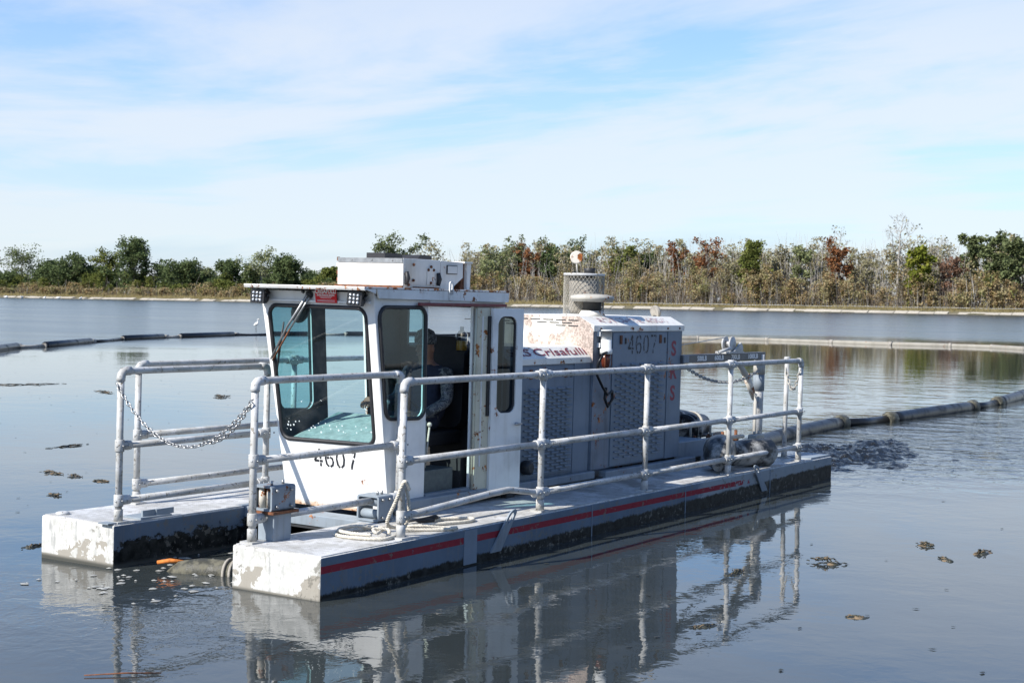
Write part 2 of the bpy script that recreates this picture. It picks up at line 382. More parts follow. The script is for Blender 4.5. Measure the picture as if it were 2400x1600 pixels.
def deck_mat():
    m, g = newmat('diamond_tread_deck'); ob = g.obj(); x, y, z = g.sep(ob)
    rot = g.n('Mapping', {'Vector': ob, 'Rotation': (0, 0, R(45)), 'Scale': (34, 34, 1)}).outputs[0]
    ck = g.n('TexBrick', {'Vector': rot, 'Scale': 1.0, 'Mortar Size': .12, 'Color1': (1, 1, 1, 1), 'Color2': (.75, .75, .75, 1), 'Mortar': (0, 0, 0, 1), 'Brick Width': 1.0, 'Row Height': .45}).outputs[0]
    n1 = g.noise(ob, 3, 7, .65); n2 = g.noise(ob, 22, 4)
    c = g.mix(g.step(n1, .38, .58), (.68, .68, .67), (.47, .465, .44)); c = g.mix(g.math('MULTIPLY', g.step(g.noise(ob, 9, 6, .7), .5, .62), .6), c, (.34, .325, .30)); c = g.mix(g.math('MULTIPLY', g.step(n2, .55, .7), .5), c, (.2, .18, .15))
    c = g.mix(g.math('MULTIPLY', g.math('SUBTRACT', 1.0, ck), .25), c, (.16, .15, .13))
    sl_ = g.math('MULTIPLY', g.step(x, 3.3, 4.2), g.step(g.noise(ob, 2.6, 5, .6), .5, .6)); c = g.mix(g.math('MULTIPLY', sl_, .6), c, (.16, .13, .10))
    g.out(g.pbr(c, .55, 0, ck, .5, .004)); return m
M_deck = deck_mat()

def leafmat(name, cols, sc=.45):
    m, g = newmat(name); geo = g.n('NewGeometry').outputs['Position']; rnd = g.n('ObjectInfo').outputs['Random']
    a = g.noise(geo, sc, 4, .7); b = g.noise(geo, sc * 6, 2)
    f = g.math('ADD', g.math('MULTIPLY', a, .75), g.math('MULTIPLY', b, .25))
    k = len(cols); c = g.ramp(f, [(.30 + .4 * i / max(1, k - 1), cc) for i, cc in enumerate(cols)])
    d = g.n('BsdfDiffuse', {'Color': c}).outputs[0]; t = g.n('BsdfTranslucent', {'Color': c}).outputs[0]
    g.out(g.n('MixShader', {0: .3, 1: d, 2: t}).outputs[0]); return m
L_E = leafmat('dark_green_leaves', [(0.061, 0.087, 0.037), (0.104, 0.137, 0.057), (0.167, 0.194, 0.087)])
L_T = leafmat('green_oak_leaves', [(0.080, 0.105, 0.047), (0.138, 0.164, 0.073), (0.217, 0.239, 0.120)])
L_O = leafmat('olive_leaves', [(0.087, 0.112, 0.027), (0.152, 0.172, 0.047), (0.217, 0.209, 0.067)])
L_P = leafmat('pale_leaves', [(0.145, 0.164, 0.067), (0.232, 0.254, 0.120), (0.319, 0.329, 0.173)])
L_S = leafmat('tan_twigs', [(0.174, 0.149, 0.080), (0.261, 0.239, 0.133), (0.348, 0.314, 0.200)])
L_R = leafmat('rust_leaves', [(0.145, 0.060, 0.029), (0.239, 0.105, 0.048), (0.290, 0.179, 0.087)])
L_Y = leafmat('yellow_green_leaves', [(0.087, 0.119, 0.016), (0.174, 0.194, 0.033), (0.290, 0.254, 0.053)])
L_V = leafmat('wine_twigs', [(0.131, 0.075, 0.053), (0.203, 0.119, 0.080), (0.261, 0.179, 0.120)])
L_mix = leafmat('mixed_autumn_leaves', [(0.123, 0.142, 0.060), (0.232, 0.231, 0.107), (0.362, 0.336, 0.200), (0.275, 0.217, 0.120), (0.217, 0.239, 0.093), (0.420, 0.403, 0.267)], .22)
L_brush = leafmat('brush_leaves', [(0.131, 0.157, 0.053), (0.246, 0.246, 0.093), (0.348, 0.299, 0.167), (0.290, 0.194, 0.100), (0.203, 0.239, 0.073), (0.377, 0.329, 0.200)], .2)
L_grass = leafmat('dry_bank_grass', [(0.174, 0.149, 0.067), (0.275, 0.224, 0.107), (0.319, 0.284, 0.160)], .3)
M_bark = plain('grey_bark', (.17, .15, .125), .9, 0, .4, 2)
M_pbark = plain('pale_bark', (.42, .39, .34), .9, 0, .3, 1.5)
M_twig = plain('grey_twigs', (.27, .245, .215), .9, 0, .3, 1)

# ---------------------------------------------------------------- water, far bank
def water_mat():
    m, g = newmat('murky_water'); ob = g.obj(); x, y, z = g.sep(ob)
    dx = g.math('ADD', x, 7.2); dy = g.math('ADD', y, 6.1)
    d = g.math('SQRT', g.math('ADD', g.math('MULTIPLY', dx, dx), g.math('MULTIPLY', dy, dy)))
    t = g.math('SUBTRACT', y, g.math('MULTIPLY', x, .45))
    tc = g.math('MINIMUM', g.math('MAXIMUM', t, 0.0), 25.0)
    wob = g.math('MULTIPLY', g.math('SUBTRACT', g.noise(ob, .05, 3), .5), 26.0)
    dd = g.math('ADD', g.math('ADD', d, g.math('MULTIPLY', tc, 1.5)), wob)
    far = g.step(dd, 74.0, 98.0)                                  # wind-rippled open water beyond the floating lines
    streak = g.noise(ob, .12, 4, .6, (1.0, .25, 1))
    mid = g.math('MULTIPLY', g.step(d, 17.0, 24.0), g.math('SUBTRACT', 1.0, g.step(d, 34.0, 46.0)))
    mid = g.math('MULTIPLY', mid, g.step(g.math('SUBTRACT', x, g.math('MULTIPLY', y, 1.0)), -3.0, 6.0))   # wake area off the stern
    wx = g.math('SUBTRACT', x, 14.5); wy = g.math('SUBTRACT', y, 0.2)
    wk = g.math('SQRT', g.math('ADD', g.math('MULTIPLY', wx, g.math('MULTIPLY', wx, .22)), g.math('MULTIPLY', wy, wy)))
    wake = g.math('SUBTRACT', 1.0, g.step(wk, 1.0, 4.2))
    patch = g.step(g.noise(ob, .42, 3, .55), .50, .66)             # cat's-paw patches near the boat
    bx = g.math('SUBTRACT', x, -.6); by = g.math('SUBTRACT', y, .9)
    bow = g.math('SUBTRACT', 1.0, g.step(g.math('SQRT', g.math('ADD', g.math('MULTIPLY', bx, bx), g.math('MULTIPLY', by, by))), .5, 2.2))
    near = g.math('SUBTRACT', 1.0, g.step(d, 20.0, 30.0))
    s1 = g.noise(ob, 5.5, 3, .6, (1, 1, 1), .5); s2 = g.noise(ob, 1.1, 3, .5, (1.0, .7, 1), .4); s3 = g.noise(ob, 14, 2, .5, None, .4)
    s4 = g.noise(ob, .28, 2, .5, (1, .5, 1)); s5 = g.noise(ob, 2.3, 3, .55, (1, .8, 1), .6)
    a1 = g.math('ADD', .0008, g.math('ADD', g.math('MULTIPLY', patch, g.math('MULTIPLY', near, .0011)), g.math('ADD', g.math('MULTIPLY', bow, .0042), g.math('MULTIPLY', wake, .016))))
    a2 = g.math('ADD', .0030, g.math('ADD', g.math('MULTIPLY', mid, .012), g.math('ADD', g.math('MULTIPLY', wake, .055), g.math('MULTIPLY', bow, .008))))
    a3 = g.math('ADD', g.math('ADD', g.math('MULTIPLY', bow, .0012), .00006), g.math('MULTIPLY', g.math('MULTIPLY', patch, near), .00022))
    h = g.math('ADD', g.math('ADD', g.math('MULTIPLY', s1, a1), g.math('MULTIPLY', s2, a2)), g.math('ADD', g.math('ADD', g.math('MULTIPLY', s3, a3), g.math('MULTIPLY', s5, g.math('ADD', .0006, g.math('ADD', g.math('MULTIPLY', wake, .045), g.math('MULTIPLY', mid, .006))))), g.math('MULTIPLY', s4, g.math('ADD', .004, g.math('MULTIPLY', far, .09)))))
    bump = g.n('Bump', {'Height': h, 'Strength': 1.0, 'Distance': 1.0}).outputs[0]
    ro = g.math('ADD', .015, g.math('MULTIPLY', far, g.math('ADD', .10, g.math('MULTIPLY', streak, .16))))
    film = g.step(g.noise(ob, 1.6, 6, .65), .45, .75)
    c = g.mix(film, (.030, .037, .038), (.043, .049, .047))
    g.out(g.pbr(c, ro, 0, None, **{'IOR': 1.44, 'Normal': bump})); return m
M_water = water_mat()
def sheet(name, xs, ys, zf, mat):
    mb = MB(); k = len(ys)
    V = [(x, y, zf(x, y)) for x in xs for y in ys]
    F = [(i * k + j, (i + 1) * k + j, (i + 1) * k + j + 1, i * k + j + 1) for i in range(len(xs) - 1) for j in range(k - 1)]
    mb.add(V, F, 0, True); return tag(mb.build(name, mat), kind='structure')
sheet('water', [-400, -60, 30, 120, 352], [-900, -60, 60, 300, 1600], lambda x, y: 0, M_water)
def terrain_mat():
    m, g = newmat('bank_soil'); ob = g.obj(); n1 = g.noise(ob, .25, 6, .65); n2 = g.noise(ob, 2, 4)
    c = g.ramp(g.math('ADD', g.math('MULTIPLY', n1, .7), g.math('MULTIPLY', n2, .3)), [(.3, (.07, .075, .03)), (.5, (.13, .11, .06)), (.7, (.19, .16, .10))])
    g.out(g.pbr(c, .95, 0, n2, .5, .1)); return m
rg = random.Random(3)
ysg = [-900, -300] + [y for y in range(20, 621, 6)] + [1000, 1600]
def off_y(y): return 1.9 * mnoise.noise((y * .012, 3.3, 0)) + .8 * mnoise.noise((y * .06, 7.7, 0))
def tz(x, y):
    x = x - (off_y(y) if 330 < x < 420 else 0)
    b = [(340, -1.2), (346, -.35), (349.5, .35), (353, .75), (362, 1.0), (420, 1.5), (800, 2.5), (3500, 6)]
    for (x0, z0), (x1, z1) in zip(b, b[1:]):
        if x <= x1: break
    z = z0 + (z1 - z0) * max(0, min(1, (x - x0) / (x1 - x0)))
    return z + (mnoise.noise((x * .15, y * .11, 0)) * .25 if 348 < x < 500 else 0)
ground = sheet('ground', [338, 343, 345, 347, 348.5, 350, 351.5, 353, 356, 362, 380, 420, 800, 3500], ysg, tz, terrain_mat())
M_slab = paint('pale_concrete', (.42, .38, .31), (.26, .23, .17), .6, 0, .9)
# concrete slabs along the water's edge, each its own piece of the shoreline
shore = MB().tube([(348.2 + off_y(t), t, -.22) for t in range(20, 624, 4)], .3, 6).build('shoreline', M_concgrey); tag(shore, kind='structure')
slab_me = [MB().box(-.9, .9, -w / 2, w / 2, -.10, .10).mesh('slab', M_slab) for w in (3.1, 3.6, 2.7)]
y = 24.0; i = 0
while y < 600:
    w = (3.1, 3.6, 2.7)[i % 3]; y += w / 2 + .05
    o = link('slab', slab_me[i % 3]); o.parent = shore
    lo = .30 if 150 < y < 420 else .22
    o.matrix_local = Matrix.Translation((348.7 + off_y(y) + rg.uniform(-.25, .25), y, lo + rg.uniform(-.07, .07))) @ Matrix.Rotation(R(-17 + rg.uniform(-7, 7)), 4, 'Y') @ Matrix.Rotation(R(rg.uniform(-2, 2)), 4, 'Z')
    y += w / 2 + (rg.uniform(.5, 3.5) if rg.random() < .16 else .05); i += 1

# ---------------------------------------------------------------- trees
rs = np.random.RandomState(7)
def leaf_cloud(P, size, up=.35, ns=rs, aspect=.75):
    N = len(P); nrm = ns.normal(size=(N, 3)); nrm[:, 2] = np.abs(nrm[:, 2]) + up; nrm /= np.linalg.norm(nrm, axis=1)[:, None]
    a = np.cross(nrm, ns.normal(size=(N, 3))); a /= np.linalg.norm(a, axis=1)[:, None]; b = np.cross(nrm, a)
    s = (size * ns.uniform(.6, 1.35, N))[:, None]; a = a * s; b = b * s * aspect
    return np.stack([P - a * .9 - b * .3, P + a * .1 - b, P + a, P - a * .2 + b], 1)
def skeleton(H, W, cb, nl, rn, lean=.05, sub=4, twig=5, upb=.5, crooked=.12, flat=False):
    """trunk, limbs, branches, twigs -> list of (points, radii), tips"""
    segs = []; tips = []
    tr = .012 * H + .05; lx, ly = rn.uniform(-lean, lean), rn.uniform(-lean, lean); tp = []; n = 9
    for i in range(n):
        f = i / (n - 1); tp.append(Vector((lx * H * f * f + rn.gauss(0, crooked) * f, ly * H * f * f + rn.gauss(0, crooked) * f, H * .93 * f)))
    segs.append((tp, [tr * (1 - .9 * i / (n - 1)) + .02 for i in range(n)], 0)); tips.append(tp[-1])
    for k in range(nl):
        f = cb + (1 - cb) * ((k + rn.random()) / nl) ** .9; q = f * (n - 1); i0 = min(n - 2, int(q)); st = tp[i0].lerp(tp[i0 + 1], q - i0)
        rel = (f - cb) / (1 - cb)
        env = math.sqrt(max(.05, 1 - (rel * 1.0 - .35) ** 2 / .75)) if not flat else (.45 + .75 * rel)
        L = W * env * rn.uniform(.65, 1.1); az = k * 2.4 + rn.uniform(-.5, .5); el = upb * rn.uniform(.5, 1.3) + .35 * rel
        d = Vector((math.cos(az) * math.cos(el), math.sin(az) * math.cos(el), math.sin(el))); pts = [st]; m = 5
        for j in range(1, m): pts.append(pts[-1] + (d + Vector((rn.gauss(0, .18), rn.gauss(0, .18), rn.gauss(.06, .15)))) * L / (m - 1))
        rr = max(.035, tr * .42 * (1 - .6 * f)); segs.append((pts, [rr * (1 - .75 * j / (m - 1)) for j in range(m)], 1)); tips.append(pts[-1])
        for s_ in range(sub):
            j = rn.randint(1, m - 1); b0 = pts[j]; dd = (d * .6 + Vector((rn.gauss(0, .6), rn.gauss(0, .6), rn.gauss(.35, .4)))).normalized()
            l2 = L * rn.uniform(.3, .55); p2 = [b0, b0 + dd * l2 * .5 + Vector((rn.gauss(0, .1), rn.gauss(0, .1), .1)), b0 + dd * l2 + Vector((0, 0, .15 * l2))]
            segs.append((p2, [rr * .45, rr * .3, rr * .12], 2)); tips += [p2[1], p2[2]]
            for t_ in range(twig):
                b1 = p2[1].lerp(p2[2], rn.random()); e = (dd + Vector((rn.gauss(0, .6), rn.gauss(0, .6), rn.gauss(.35, .5)))).normalized()
                l3 = l2 * rn.uniform(.3, .65); segs.append(([b1, b1 + e * l3], [.022, .008], 3)); tips.append(b1 + e * l3)
    return segs, tips
def wood_mb(segs, maxlvl=3, thin=1.0):
    mb = MB()
    for pts, rr, lv in segs:
        if lv <= maxlvl: mb.tube(pts, [r * thin for r in rr], 7 if lv == 0 else (4 if lv == 1 else 3), 0, False, False)
    return mb
KIND = {  # leaf mat, bark, leaves, leaf size, crown base, limbs, subs, twigs, clump radius, flat
 'E': (L_E, M_bark, 5200, .40, .14, 17, 5, 2, .060, False), 'T': (L_T, M_bark, 3600, .38, .40, 13, 5, 2, .050, True),
 'O': (L_O, M_bark, 3200, .38, .2, 14, 5, 3, .06, False), 'P': (L_P, M_pbark, 1700, .36, .34, 12, 4, 5, .075, False),
 'S': (L_S, M_twig, 800, .34, .28, 13, 4, 6, .09, False), 'R': (L_R, M_bark, 1500, .36, .36, 12, 5, 3, .05, True),
 'D': (L_E, M_bark, 7000, .38, .26, 17, 6, 2, .055, False), 'Q': (L_T, M_bark, 2800, .34, .18, 15, 5, 4, .07, False),
 'B': (L_S, M_pbark, 90, .3, .38, 15, 5, 8, .08, False), 'X': (L_R, M_pbark, 800, .42, .5, 11, 4, 5, .07, True),
 'Y': (L_Y, M_bark, 2600, .45, .12, 16, 4, 2, .08, False), 'V': (L_V, M_twig, 1300, .36, .2, 14, 4, 6, .1, False)}
def tree(x, y, H, W, kind, label, seed, name='tree'):
    lm, bk, NL, ls, cb, nl, sub, tw, cr, flat = KIND[kind]; rn = random.Random(seed); ns = np.random.RandomState(seed)
    z = tz(x, y); h = H - z
    segs, tips = skeleton(h, W, cb, nl, rn, .05, sub, tw, .55, .012 * h, flat)
    root = empty(name, (x, y, z)); tag(root, label, 'tree', 'trees on the far bank')
    # bring the crown to the right height and width
    T = np.array([tuple(t) for t in tips]); zm = T[:, 2].max(); sxy = W / max(.1, np.percentile(np.hypot(T[:, 0], T[:, 1]), 94)); sz_ = h * .985 / zm
    Ms = Matrix.Diagonal((sxy, sxy, sz_, 1)); segs = [([Ms @ p for p in a], b, c) for a, b, c in segs]; T = T * np.array([sxy, sxy, sz_])
    link('trunk', wood_mb(segs, 3, 1.25).mesh('trunk', bk, None, False), root)
    pick = T[ns.randint(0, len(T), max(8, NL // 9))]; c = np.repeat(pick, 9, 0); P = c + ns.normal(size=c.shape) * np.array([1, 1, .75]) * (cr * W * 1.15 + .28)
    P = P[P[:, 2] > .04 * h]
    link('crown', np_quads('crown', leaf_cloud(P, ls, .35, ns), [lm]), root)
    return root
TREES = [
(372,476.1,9.7,5.9,'E','low dark green tree at the left end of the far treeline'),
(380,478.1,20.4,9.6,'Q','tall loose brownish tree, leftmost of the high crowns'),
(378,459.8,15.4,6.3,'E','dark evergreen just right of the leftmost tall loose tree'),
(370,438.5,16.3,8.5,'E','broad dark green tree between the loose tree and the tallest left tree'),
(376,434.3,13.6,6.0,'E','lower dark green tree behind the broad dark one'),
(382,431.7,18.7,7.0,'O','grey-green tree leaning against the tallest tree of the left bank'),
(372,406.1,22.5,7.0,'D','tallest tree of the left bank, with domed dark green crown'),
(384,404.9,14.4,5.2,'S','thin half-bare tree right of the tallest left tree'),
(374,383.1,14.2,8.1,'E','wide dark green tree on the left bank with flat top'),
(380,380.1,12.1,3.6,'P','small pale thin-leaved tree right of the wide dark tree'),
(376,364.5,14.2,4.8,'E','narrow dark evergreen between two pale trees on the left bank'),
(378,350.6,18.5,6.7,'P','airy pale green tree left of the cab roof'),
(370,332.4,15.9,6.0,'E','round dark green tree just left of the cab visor'),
(420,362.2,10.7,5.3,'E','small distant dark tree seen over the cab visor'),
(390,330.1,11.9,3.7,'O','small olive tree beside the roof box'),
(384,299.6,22.6,9.1,'T','wide dark green oak rising behind the roof box'),
(376,276.8,20.1,5.4,'S','half-bare brownish tree behind the right end of the roof box'),
(372,258.1,15.1,4.8,'S','grey half-bare tree right of the roof box'),
(366,246.1,17.7,5.3,'P','pale grey-green tree between cab and engine hood'),
(384,248.5,21.5,6.4,'T','high green tree behind the middle of the wood'),
(376,239.4,19.3,3.9,'R','rust-brown tree left of the exhaust stack'),
(380,232.6,18.1,5.2,'E','dark green tree left of the round rain cap'),
(390,228.6,20.9,6.2,'T','high airy grey-green tree behind the exhaust rain cap'),
(378,208.3,17.9,4.6,'O','olive tree right of the exhaust stack'),
(384,202.9,17.0,2.7,'E','narrow dark tree standing above the olive wood'),
(380,192.8,19.6,3.8,'R','red-topped tree over the rear of the engine hood'),
(372,179.2,20.0,4.2,'X','pale-trunked tree with a reddish crown right of the hood'),
(366,161.7,18.4,4.2,'O','broad olive tree right of the pale-trunked one'),
(374,157.6,17.3,2.9,'S','thin grey tree behind the broad olive tree'),
(370,149.7,17.2,2.8,'P','pale upright tree left of the tall rust-red tree'),
(376,146.9,19.8,2.3,'B','slender bare tree left of the tall rust-red tree'),
(366,138.0,19.9,3.7,'R','tall narrow rust-red tree on the right bank'),
(378,143.3,23.2,3.1,'B','bare grey top rising behind the tall rust-red tree'),
(368,131.6,14.9,2.9,'S','low grey half-bare tree right of the rust-red tree'),
(374,125.3,26.7,6.1,'B','tallest bare grey tree of the whole treeline'),
(362,115.7,16.2,3.0,'Y','yellow-green leafy tree below the tallest bare tree'),
(384,118.1,20.9,4.8,'B','wide bare tree right of the tallest bare tree'),
(376,106.6,20.2,2.8,'T','tall green-grey tree near the right edge'),
(368,99.3,20.6,3.1,'T','dark green tree second from the right edge'),
(364,92.9,18.6,2.9,'T','dark green tree at the right edge of the picture'),
(366,109.5,14.1,3.2,'V','wine-brown twiggy tree in the right wood'),
(366,168.6,13.2,3.2,'S','low tan half-bare tree right of the engine hood'),
(366,262.8,13.3,4.1,'S','low tan tree beside the cab roof corner'),
(372,88.4,17.4,2.6,'S','half-bare tree cut by the right edge')]
for i, (x, y, H, W, k, lab) in enumerate(TREES): tree(x, y, H, W, k, lab, 100 + i)

# the wood and the brush between the trees read as one mass
def mass(name, label, y0, y1, n, xr, hf, wr, lm, size, per, seed, stems=0, stem_mat=None):
    ns = np.random.RandomState(seed); Q = []; S = MB(); rn = random.Random(seed)
    for i in range(n):
        y = ns.uniform(y0, y1); x = ns.uniform(*xr); h = hf(y) * ns.uniform(.55, 1.1); w = ns.uniform(*wr); z = tz(x, y)
        k = int(per * ns.uniform(.6, 1.4)); nc = max(3, k // 14)
        C = np.stack([ns.normal(0, w * .45, nc), ns.normal(0, w * .45, nc), h * (1 - ns.beta(1.3, 2.2, nc) * .95)], 1)
        P = C[ns.randint(0, nc, k)] + ns.normal(size=(k, 3)) * np.array([.45, .45, .42]); P[:, 2] = np.clip(P[:, 2], .05, h); P += (x, y, z)
        Q.append(leaf_cloud(P, size, .3, ns))
    V = np.concatenate(Q)
    mi = np.zeros(len(V))
    if stems:    # upright grey stems and twigs as thin blades
        N = stems; y = ns.uniform(y0, y1, N); x = ns.uniform(xr[0], xr[1], N); hh = np.array([hf(a) for a in y]) * ns.uniform(.45, 1.15, N)
        b = np.stack([x, y, np.full(N, .8)], 1); lean = ns.normal(0, .12, (N, 2)); up_ = ns.uniform(.0, .55, N)
        b[:, 2] += up_ * hh; top = b + np.stack([lean[:, 0] * hh, lean[:, 1] * hh, hh * (1 - up_)], 1); wv = ns.uniform(.03, .085, N)[:, None] * np.array([[.45, -.9, 0]])
        V2 = np.stack([b - wv, b + wv, top + wv * .3, top - wv * .3], 1); V = np.concatenate([V, V2]); mi = np.concatenate([mi, np.ones(N)])
    o = link(name, np_quads(name, V, [lm, stem_mat or M_twig], mi)); tag(o, label, None, None, 'stuff'); return o
hw = lambda y: 11.5 if y < 270 else 8.0
mass('wood', 'mixed brown and olive autumn wood behind the single trees', 70, 272, 300, (374, 410), lambda y: 17.0 + 1.6 * math.sin(y * .21), (1.4, 3.2), L_mix, .30, 540, 21, 2200, M_pbark)
mass('wood', 'dark green wood filling the left bank', 318, 500, 150, (374, 410), lambda y: 9.0 + 2.5 * math.sin(y * .13), (2.0, 4.5), L_E, .38, 520, 22, 200, M_bark)
mass('wood', 'thin wood behind the cab', 268, 330, 60, (380, 412), lambda y: 7.5, (2.0, 3.4), L_mix, .32, 380, 25, 200, M_twig)
mass('brush', 'olive and russet brush along the right bank', 70, 275, 420, (358, 376), lambda y: 7.5 + 2.6 * math.sin(y * .33) + 1.9 * math.sin(y * .9), (1.0, 2.6), L_brush, .25, 400, 23, 700, M_pbark)
mass('brush', 'olive and brown brush along the left bank', 270, 500, 240, (358, 374), lambda y: 3.6 + 1.3 * math.sin(y * .21) + 1.3 * math.sin(y * .55), (.9, 3.4), L_brush, .26, 320, 24, 350, M_twig)
mass('brush', 'green shrubs standing up from the left bank brush', 280, 500, 60, (362, 374), lambda y: 7.0 + 1.5 * math.sin(y * .7), (1.2, 2.6), L_O, .30, 420, 26, 40, M_twig)
ns = np.random.RandomState(5); N = 26000; P = np.stack([ns.uniform(350.8, 360, N), ns.uniform(40, 560, N), np.zeros(N)], 1)
P[:, 2] = [tz(a, b) for a, b in P[:, :2]]; hg = ns.gamma(3, .16, N) * np.clip((P[:, 0] - 350) / 6, .25, 1.3); wv = np.array([[.05, -.11, 0]]) * ns.uniform(.5, 1.4, N)[:, None]; tp_ = P + np.stack([ns.normal(0, .12, N), ns.normal(0, .12, N), hg], 1)
tag(link('bank_grass', np_quads('bank_grass', np.stack([P - wv, P + wv, tp_ + wv * .2, tp_ - wv * .2], 1), [L_grass])), 'dry tan grass on the far bank', None, None, 'stuff')
def stems(name, label, y0, y1, n, xr, hr, wr, mats, seed, br=0):
    ns = np.random.RandomState(seed); x = ns.uniform(xr[0], xr[1], n); y = ns.uniform(y0, y1, n); h = ns.uniform(hr[0], hr[1], n); b = np.stack([x, y, np.full(n, .7)], 1)
    l1 = ns.normal(0, .07, (n, 2)); l2 = l1 + ns.normal(0, .12, (n, 2)); m = b + np.stack([l1[:, 0] * h * .5, l1[:, 1] * h * .5, h * .5], 1); t = m + np.stack([l2[:, 0] * h * .5, l2[:, 1] * h * .5, h * .5], 1)
    w = ns.uniform(wr[0], wr[1], n)[:, None] * np.array([[.45, -.9, 0]]); w2 = ns.uniform(wr[0], wr[1], n)[:, None] * np.array([[.9, .45, 0]]); Q = []
    for q in (w, w2): Q += [np.stack([b - q, b + q, m + q * .75, m - q * .75], 1), np.stack([m - q * .75, m + q * .75, t + q * .3, t - q * .3], 1)]
    for k in range(br):
        f = ns.uniform(.35, 1, n)[:, None]; p = b + (t - b) * f; d = np.stack([ns.normal(0, .5, n), ns.normal(0, .5, n), ns.uniform(.3, 1, n)], 1) * h[:, None] * ns.uniform(.06, .16, n)[:, None]; Q.append(np.stack([p - w * .35, p + w * .35, p + d + w * .1, p + d - w * .1], 1))
    V = np.concatenate(Q); mi = np.tile(ns.randint(0, len(mats), n), len(Q)); return tag(link(name, np_quads(name, V, mats, mi)), label, None, None, 'stuff')
M_brown = plain('brown_stems', (.20, .15, .10), .9, 0, .4, 1)
stems('bare_saplings', 'pale thin trunks standing through the right-hand wood', 72, 272, 420, (368, 380), (8, 17), (.07, .14), [M_pbark, M_twig, M_pbark], 61, 7)
stems('thicket', 'brown and grey upright stems of the right bank thicket', 72, 275, 5200, (357, 371), (2, 7.5), (.02, .05), [M_brown, M_twig, M_brown, M_pbark], 62, 2)
stems('thicket', 'brown upright stems of the left bank thicket', 275, 500, 2200, (357, 368), (1.2, 4.2), (.02, .05), [M_brown, M_twig], 63, 2)
gp = empty('bank_pipe', (356.5, 60, tz(356.5, 60))); tag(gp, 'thin grey pipe on short posts along the far right bank', 'pipe')
link('pipe', MB().tube([(0, t, .55 + .06 * math.sin(t * .3)) for t in range(-10, 150, 5)], .05, 6).mesh('pipe', M_galv), gp)
pst = MB().box(-.05, .05, -.05, .05, -.6, .52).mesh('post', M_bark)
for t in range(-10, 150, 8): link('post', pst, gp, (0.0, float(t), 0.0))

# ---------------------------------------------------------------- floating lines on the lake
def cyl_between(mb, a, b, r, n=12, mi=0, taper=.0):
    a, b = Vector(a), Vector(b); d = (b - a)
    if taper: return mb.tube([a, a + d * .0 + d.normalized() * r * .5, b - d.normalized() * r * .5, b], [r * (1 - taper), r, r, r * (1 - taper)], n, mi)
    return mb.tube([a, b], r, n, mi)
bl = empty('floating_pipeline', (22, 32.6, 0)); tag(bl, 'line of floats toned black for shade, joined by thin pipe across the left water', 'pipeline')
fl = [((21, 31.9), (26.4, 36.1)), ((27.9, 36.5), (32.3, 39.2)), ((36, 41.5), (39.4, 42.7)), ((40.6, 42.9), (45.2, 44.1)), ((47.2, 43.7), (49.6, 42.9)), ((51.2, 42.2), (54.6, 40.2)), ((56.2, 38.6), (58.6, 35.4))]
off = Vector((22, 32.6, 0))
for i, (a, b) in enumerate(fl):
    A, B = Vector((*a, .05)) - off, Vector((*b, .05)) - off
    link('float', cyl_between(MB(), A, B, .15, 14, 0, .25).mesh('float', M_hose), bl)  # float colour darkened to carry the shade on the left line
    for e in (A.lerp(B, -.02), A.lerp(B, 1.02)): link('coupling', cyl_between(MB(), e, e + (B - A).normalized() * .35, .10, 12).mesh('coupling', M_concgrey), bl)
    if i:
        p_ = Vector((*fl[i - 1][1], .05)) - off
        link('pipe', MB().tube([p_, p_.lerp(A, .5) + Vector((0, 0, -.03)), A], .07, 10).mesh('pipe', M_concgrey if i % 2 else M_hose), bl)
br = empty('floating_pipeline', (62.4, 29.2, 0)); tag(br, 'line of floats toned pale beige for sunlight across the water right of the engine hood', 'pipeline')
pr_ = [(60.5, 33.5), (62.0, 30.4), (63.3, 28.7), (64.2, 25.2), (63.6, 21.5), (63.0, 18.3), (63.5, 15.6), (63.3, 13.6), (61.6, 11.7), (58, 9.6), (52, 7.5)]; off = Vector((62.4, 29.2, 0))
for i in range(len(pr_) - 1):
    A, B = Vector((*pr_[i], .03)) - off, Vector((*pr_[i + 1], .03)) - off
    link('float', cyl_between(MB(), A.lerp(B, .02), A.lerp(B, .97), .125 if i % 3 else .11, 14, 0, .15).mesh('float', M_farfloat), br)
    link('coupling', cyl_between(MB(), A.lerp(B, .965), A.lerp(B, 1.02), .14, 14).mesh('coupling', M_concgrey), br)
dh = empty('discharge_hose', (9.3, 1.7, 0)); tag(dh, 'black floating hose trailing from the stern to the right edge', 'hose')
off = Vector((9.3, 1.7, 0))
def hpath(pts): return [Vector(p) - off for p in pts]
HS = [((9.0, 1.55, .06), (11, 2.1, .03), (13.0, 2.35, .04), (15.3, 2.48, .05)), ((16.9, 2.25, .03), (18.6, 2.12, .05), (20.8, 2.05, .04)), ((22.6, 2.08, .03), (24.5, 2.2, .05), (27, 2.45, .08)), ((28.6, 2.6, .07), (33, 2.9, .1), (38, 3.0, .07))]
for i, h in enumerate(HS):
    pts = []; hp = hpath(h)
    for a, b in zip(hp, hp[1:]): pts += [a.lerp(b, t / 5) for t in range(5)]
    pts.append(hp[-1]); link('hose_section', MB().tube(pts, [.115] * (len(pts) - 1) + [.095], 16).mesh('hose_section', M_hose), dh)
    for e, w in ((hp[0], .16), (hp[-1], .16)):
        d = Vector((1, 0, 0)); link('coupling', MB().tube([e - d * w, e - d * w * .6, e + d * w * .6, e + d * w], [.09, .13, .13, .09], 14).mesh('coupling', M_mudpipe), dh)
    if i < 3:
        q = hpath([HS[i + 1][0]])[0]; link('pipe', MB().tube([hp[-1], hp[-1].lerp(q, .5) - Vector((0, 0, .02)), q], .075, 12).mesh('pipe', M_hose), dh)
